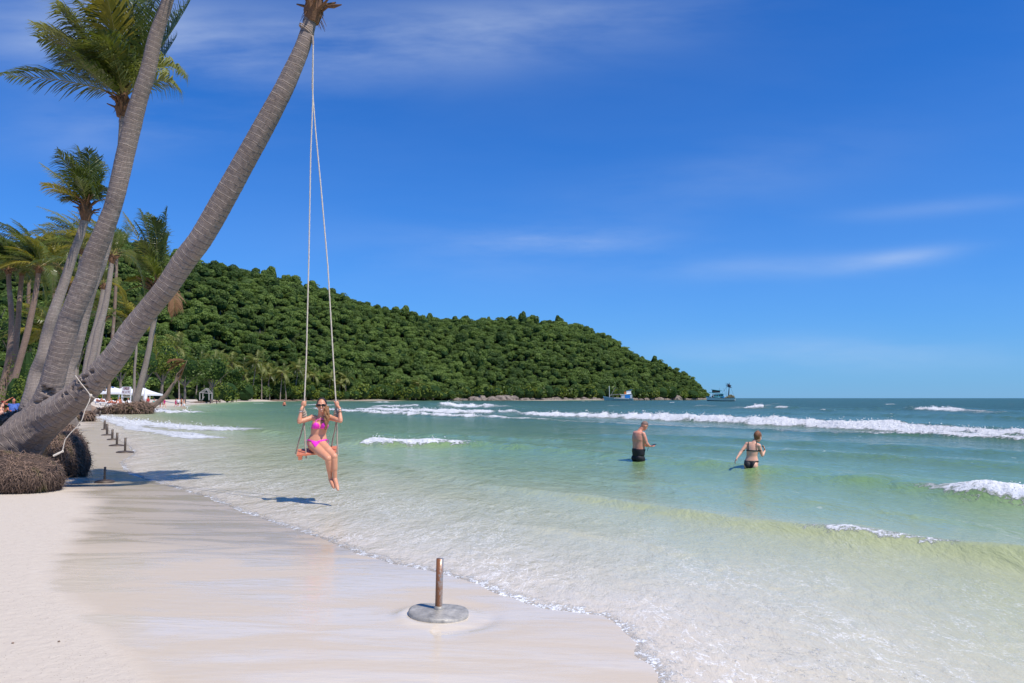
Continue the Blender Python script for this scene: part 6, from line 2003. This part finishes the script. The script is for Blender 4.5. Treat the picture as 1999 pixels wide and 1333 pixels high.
# bank of roots at the second palm row, with low logs
e = empty('root_bank', P(160, 822, 54), 'dark clump of roots on the sand behind the leaning trunk', 'root mass')
root_ball(e, [c1(157, 812, 54, 24, 13, 1.2), c1(143, 818, 54, 20, 10, 1.0)], 35, 1400, .4, .03)
lg = MB(); lg.tube([P(163, 797, 72), P(172, 799, 72), P(182, 801, 72), P(185, 806, 72)], [.45, .5, .4, .25], 8)
o = lg.build('drift_log', M['drift'], None, True); tag(o, 'short brown log on the sand left of the long root bank', 'log')
lg = MB(); lg.tube([P(55, 795, 30), P(66, 793.5, 30), P(78, 794, 30)], [.045, .05, .04], 7)
o = lg.build('drift_stick', M['drift'], None, True); tag(o, 'thin stick lying on the root litter left of the split trunk', 'stick')
root2 = empty('root_hummock', P(70, 815, 22), 'grey hummock of roots and litter left of the split trunk foot', 'root mass')
root_ball(root2, [c1(45, 826, 22, 46, 24, .8), c1(80, 812, 21.5, 26, 22, .6)], 36, 1500, .25, .014)

# driftwood along the far strip of sand
GD = 'driftwood along the far strip of sand'
rd = random.Random(12)
for i in range(26):
    px = rd.uniform(375, 720); dd = float(np.interp(px, [375, 467, 633, 823], [232, 380, 446, 506])) + 4
    x = (px - 999.5) / F * dd; zg = sz(x, dd); L = rd.uniform(1.5, 6) * (dd / 300); a = rd.uniform(-.25, .25)
    mb = MB(); mb.tube([(x - L / 2, dd, zg + .1), (x, dd + .3, zg + .3), (x + L / 2, dd, zg + .15 + a)], [.25 * dd / 300, .35 * dd / 300, .15 * dd / 300], 6)
    o = mb.build('drift_log', M['drift'], None, True); tag(o, 'weathered log washed up on the far strip of sand', 'log', GD)

# rocks at the headland's foot
GR = 'boulders at the foot of the headland'
for i in range(95):
    px = rd.uniform(880, 1377) if i > 12 else rd.choice([955, 962, 968, 985, 1000, 1030, 1290, 1340, 1345, 1318, 1215, 940, 975]) + rd.uniform(-3, 3)
    dd = float(np.interp(px, [880, 1053, 1238, 1326, 1371, 1378], [535, 582, 642, 701, 722, 726])) + rd.uniform(-6, 3)
    x = (px - 999.5) / F * dd; w = rd.uniform(1.2, 3.8) * (1.5 if i <= 12 else 1)
    mb = MB(); mb.ell((x, dd, .2), (w, w * .8, w * rd.uniform(.45, .75) + (.6 if i <= 12 else 0)), None, 9, 6, .14)
    o = mb.build('boulder', M['rock'], None, False)
    tag(o, 'brown grey boulder at the waterline of the headland', 'rock', GR)
rk = []
for i in range(160):
    px = 880 + 500 * i / 160; dd = float(np.interp(px, [880, 1053, 1238, 1326, 1371, 1378], [540, 586, 645, 704, 724, 728]))
    rk.append(((px - 999.5) / F * dd, dd))
mb = MB()
for (x, y) in rk: mb.ell((x, y, .3), (rd.uniform(1.8, 3), 2.2, rd.uniform(.7, 1.7)), None, 7, 5, .15)
o = mb.build('rubble', M['rock'], None, False); tag(o, 'dark rocky rubble along the foot of the headland', 'rocks', kind='stuff')


# ---------------- umbrella stands in the wash ----------------
def stand(px, py, h_px, w_px, label, tilt=(0, 0), front=False, zb=None, lean=0, pole_mat='post', group='umbrella stands left in the wash'):
    b = G(px, py, max(0.0, 0.0)); x, y = b.x, b.y
    z = max(sz(x, y), .0) + .016 if zb is None else zb
    y = y; e = empty('umbrella_stand', (x, y, z), label, 'umbrella stand', group)
    hgt = h_px / F * y; wd = w_px / F * y / 2 * (.98 if front else .88)
    ax = Vector((tilt[0], tilt[1], 1)).normalized(); X_ = Vector((1, 0, -tilt[0])).normalized(); Y_ = ax.cross(X_)
    c = Vector((x, y, z + .012))
    V, Fc = [], []; n = 40
    prof = [(.0, .030), (.25, .026), (.6, .020), (.93, .012), (1.0, .008), (1.0, -.032), (.96, -.04)] if front else [(.0, .035), (.4, .03), (.8, .015), (1.0, .0), (1.0, -.04), (.9, -.05)]
    for (rr, zz_) in prof:
        for i in range(n):
            a = 2 * math.pi * i / n; V.append(c + (X_ * math.cos(a) + Y_ * math.sin(a)) * wd * rr + ax * (zz_ + (.006 * math.sin(a * 3) if rr > .9 else 0)))
    for j in range(len(prof) - 1):
        for i in range(n): Fc.append((j * n + i, j * n + (i + 1) % n, (j + 1) * n + (i + 1) % n, (j + 1) * n + i))
    obj('disc', V, Fc, M['steel' if front else 'post'], e, True)
    pw_ = 15.0 / F * y / 2 * .92 if front else 4.2 / F * y / 2
    pw_ = max(pw_, .018)
    mb = MB(); q = Vector((lean, 0, 1)).normalized()
    n2 = 16
    mb.tube([c + ax * .0, c + q * hgt * .5, c + q * hgt, c + q * hgt * .999, c + q * (hgt - .03)], [pw_, pw_, pw_, pw_ * .82, pw_ * .8], n2, False)
    o = mb.build('pole', M[pole_mat], e, True)
    if front:
        mb = MB(); mb.tube([c + ax * .005, c + ax * .035, c + ax * .05], [pw_ * 1.5, pw_ * 1.35, pw_ * 1.05], 16); mb.build('collar', M['steel'], e, True)
        mb = MB(); mb.ell(c + X_ * -wd * .55 - Y_ * wd * .9 - ax * .02, (.008, .006, .008), None, 8, 6); mb.build('bolt', M['post'], e)
    return e


fr_ = stand(856, 1208, 101, 117, 'nearest umbrella stand, a rusty tube on a tilted steel disc in the foreground sand', (.05, -.02), True, lean=.02, pole_mat='rust', zb=.035)
for (px, py, lb) in ((25, 1255, 'small dark seed lying on the dry sand at the bottom left'), (115, 1250, 'tiny pale brown shell on the sand right of the dark seed')):
    b_ = G(px, py, .1); mb = MB(); mb.ell((b_.x, b_.y, sz(b_.x, b_.y) + .004), (.009, .007, .006), None, 8, 6)
    o = mb.build('beach_seed' if px < 50 else 'shell', M['drift'], None, True); tag(o, lb, 'seed' if px < 50 else 'shell')
stand(204, 944, 27, 40, 'umbrella stand sitting in the palm shadow by the root balls', (0, 0))
stand(244, 884, 27, 36, 'umbrella stand in the wash, nearest of the file of five', (.03, 0))
stand(228, 871, 24, 32, 'second nearest umbrella stand of the file of five', (.02, 0))
stand(219, 859, 19, 22, 'middle umbrella stand of the file of five', (0, 0))
stand(209, 850, 21, 24, 'fourth umbrella stand of the file of five, leaning a little', (0, 0), lean=-.03)
stand(204, 839, 17, 14, 'farthest umbrella stand of the file of five', (0, 0))
stand(195, 813, 11, 14, 'distant thin umbrella stand in front of the root bank', (0, 0))
stand(184, 809, 9, 8, 'distant umbrella stand beside the short log', (0, 0))


# ---------------- fishing boats ----------------
def hull(e, L, B, dep, sheer_b, sheer_s, mats, x0, y0, z0, dirx=1):
    """bow at +x * dirx"""
    n, m = 24, 9
    S = []
    for i in range(n + 1):
        t = i / n; hb = B / 2 * (math.sin(math.pi * min(1, (.18 + t * .82) ** .9 * (1 if t < .55 else 1))) ** .55 if t < .5 else (1 - ((t - .5) / .5) ** 2.4))
        hb = max(hb, .02); sh = dep + sheer_s * (1 - t) ** 3 * 1.0 + sheer_b * t ** 3
        row = []
        for j in range(m):
            q = j / (m - 1)              # keel to gunwale
            w = hb * (q ** .45); zz_ = -.6 + (sh + .6) * q; xx_ = (t - .5) * L + (q * .06 * L * max(0, t - .7) / .3)
            row.append((w, zz_, xx_))
        S.append(row)
    parts = ((0, 3, mats[0], 'keel'), (3, 7, mats[1], 'hull'), (7, 8, mats[2], 'gunwale'))
    for (a, b, mt, nm) in parts:
        V, Fc = [], []
        for side in (1, -1):
            off = len(V)
            for row in S:
                for j in range(a, b + 1): w, zz_, xx_ = row[j]; V.append((x0 + dirx * xx_, y0 + side * w * (1.02 if nm == 'gunwale' else 1), z0 + zz_))
            k = b - a + 1
            for i in range(n):
                for j in range(k - 1): q = off + i * k + j; Fc.append((q, q + 1, q + k + 1, q + k) if side > 0 else (q, q + k, q + k + 1, q + 1))
        k = b - a + 1; h_ = len(V) // 2
        for j in range(k - 1): Fc.append((j, h_ + j, h_ + j + 1, j + 1))
        obj(nm, V, Fc, M[mt], e, True)
    V, Fc = [], []
    for row in S: w, zz_, xx_ = row[-1]; V += [(x0 + dirx * xx_, y0 + w, z0 + zz_ - .35), (x0 + dirx * xx_, y0 - w, z0 + zz_ - .35)]
    for i in range(n): Fc.append((2 * i, 2 * i + 1, 2 * i + 3, 2 * i + 2))
    obj('deck', V, Fc, M['drift'], e)


d = 425.0; s = d / F      # metres per photo pixel there
bx = lambda px: (px - 999.5) * s
bz = lambda py: (HOR - py) * s + H
e = empty('fishing_boat', (bx(1406), d, 0), 'teal roofed white fishing boat with a tall dark mast off the tip of the headland', 'boat')
hull(e, 15.0, 4.4, 1.75, 1.0, .2, ('hulldark', 'hullwhite', 'hullteal'), bx(1406.5), d, 0, -1)
def bxx(name, a, b, top, bot, depth, mt, dy=0):
    mb = MB(); mb.box((bx((a + b) / 2), d + dy, (bz(top) + bz(bot)) / 2), ((b - a) * s, depth, (bot - top) * s)); return mb.build(name, M[mt], e)
cab = bxx('cabin', 1391, 1410, 769.5, 775, 2.4, 'hullteal')
for a in (1393.5, 1398, 1403, 1407):
    mb = MB(); mb.box((bx(a), d - 1.22, bz(772)), (2.6 * s, .05, 2.6 * s)); mb.build('window', M['mast'], e)
for a in (1387, 1391): mb = MB(); mb.bar((bx(a), d - 1.3, bz(777)), (bx(a), d - 1.3, bz(768)), .14); mb.build('roof_post', M['hullwhite'], e)
mb = MB(); mb.bar((bx(1384.5), d, bz(766.2)), (bx(1412), d, bz(769.3)), 3.0, .25); mb.build('lower_roof', M['hullteal'], e)
bxx('wheelhouse', 1390, 1404, 761.5, 766.5, 1.9, 'hulldark')
mb = MB(); mb.bar((bx(1388.5), d, bz(760.5)), (bx(1408), d, bz(763.0)), 2.3, .22); mb.build('upper_roof', M['hullteal'], e)
bxx('tarpaulin', 1406, 1411.5, 772.5, 778, 2.2, 'boatblue')
mb = MB(); mb.tube([(bx(1420.5), d, bz(778)), (bx(1422), d, bz(765)), (bx(1423.3), d, bz(747))], [.32, .3, .12], 7); mb.build('mast', M['mast'], e)
mb = MB()
for (a, b, c2, dd2) in ((1416.5, 752, 1427, 752.5), (1418, 749.5, 1426, 754.5), (1418, 755, 1428, 756), (1420, 748, 1425, 757)): mb.bar((bx(a), d, bz(b)), (bx(c2), d, bz(dd2)), .28)
mb.ell((bx(1422.5), d, bz(752.5)), (.9, .5, .75), None, 8, 6, .15)
mb.build('lamp_cluster', M['mast'], e)
for (a, b, c2, dd2) in ((1416.5, 747, 1418.5, 777), (1412, 758, 1418, 776), (1404, 757, 1404, 763), (1423, 749, 1433, 777), (1423, 749, 1408, 768)):
    mb = MB(); mb.bar((bx(a), d, bz(b)), (bx(c2), d, bz(dd2)), .07); mb.build('stay', M['mast'], e)
mb = MB()
for (a, b, r1, r2_) in ((1420, 776, 1.2, .8), (1425, 774.5, 1.6, 1.2), (1429, 775.5, 1.2, 1.1), (1416, 777, .9, .6), (1426, 772, .7, .6)): mb.ell((bx(a), d, bz(b)), (r1, 1.3, r2_), None, 9, 7, .12)
mb.build('net_pile', M['net'], e)
beach_person(1382.5, d, .95, 4.2, 'stand', 'dark clad person standing at the end of the teal roofed boat', 'skinbrown', (('shirt', 'darkcloth'), ('shorts', 'darkcloth', .34)), 'hairdark', False, 1.3, .06)
beach_person(1389, d + .3, .95, 3.2, 'stand', 'person under the roof of the teal roofed boat', 'skinbrown', (('shirt', 'darkcloth'), ('shorts', 'darkcloth', .34)), 'hairdark', False, 1.25, .06)

d = 500.0; s = d / F
e = empty('fishing_boat', (bx(1208), d, 0), 'grey white fishing boat with a bright blue tarpaulin moored in front of the wooded shore', 'boat')
hull(e, 18.5, 4.4, 1.35, 1.7, .4, ('hullgrey', 'hullgrey', 'hullwhite'), bx(1207.5), d, 0, -1)
mb = MB(); mb.bar((bx(1198), d - 2.0, bz(776.8)), (bx(1226), d - 2.0, bz(778.2)), .1, .5); mb.build('side_stripe', M['hullwhite'], e)
bxx('cabin', 1212, 1233, 770, 777, 2.6, 'hullgrey')
bxx('tarpaulin', 1219, 1229, 771.0, 778, 2.9, 'boatblue')
mb = MB(); mb.bar((bx(1210), d, bz(770.5)), (bx(1232), d, bz(768.5)), 3.0, .25); mb.build('awning', M['hullwhite'], e)
bxx('wheelhouse', 1222, 1231, 763.5, 769, 1.8, 'hullwhite')
bxx('orange_gear', 1218, 1223.5, 764.5, 769.5, 1.6, 'boatorange')
mb = MB(); mb.bar((bx(1223), d, bz(762.8)), (bx(1233), d, bz(761)), 2.0, .22); mb.build('upper_roof', M['boatblue'], e)
mb = MB(); mb.bar((bx(1189.3), d, bz(778)), (bx(1189), d, bz(753)), .26); mb.build('mast', M['hullwhite'], e)
mb = MB(); mb.bar((bx(1191.5), d, bz(773)), (bx(1201), d, bz(755.5)), .2); mb.build('boom', M['greywood'], e)
mb = MB(); mb.bar((bx(1190), d, bz(771)), (bx(1212), d, bz(769)), .3, .25); mb.bar((bx(1196), d, bz(777)), (bx(1196), d, bz(770)), .12); mb.bar((bx(1204), d, bz(777)), (bx(1204), d, bz(769.6)), .12); mb.build('gantry', M['greywood'], e)
for (a, b, c2, dd2) in ((1189, 754, 1180, 771), (1189, 754, 1222, 764)):
    mb = MB(); mb.bar((bx(a), d, bz(b)), (bx(c2), d, bz(dd2)), .06); mb.build('stay', M['mast'], e)
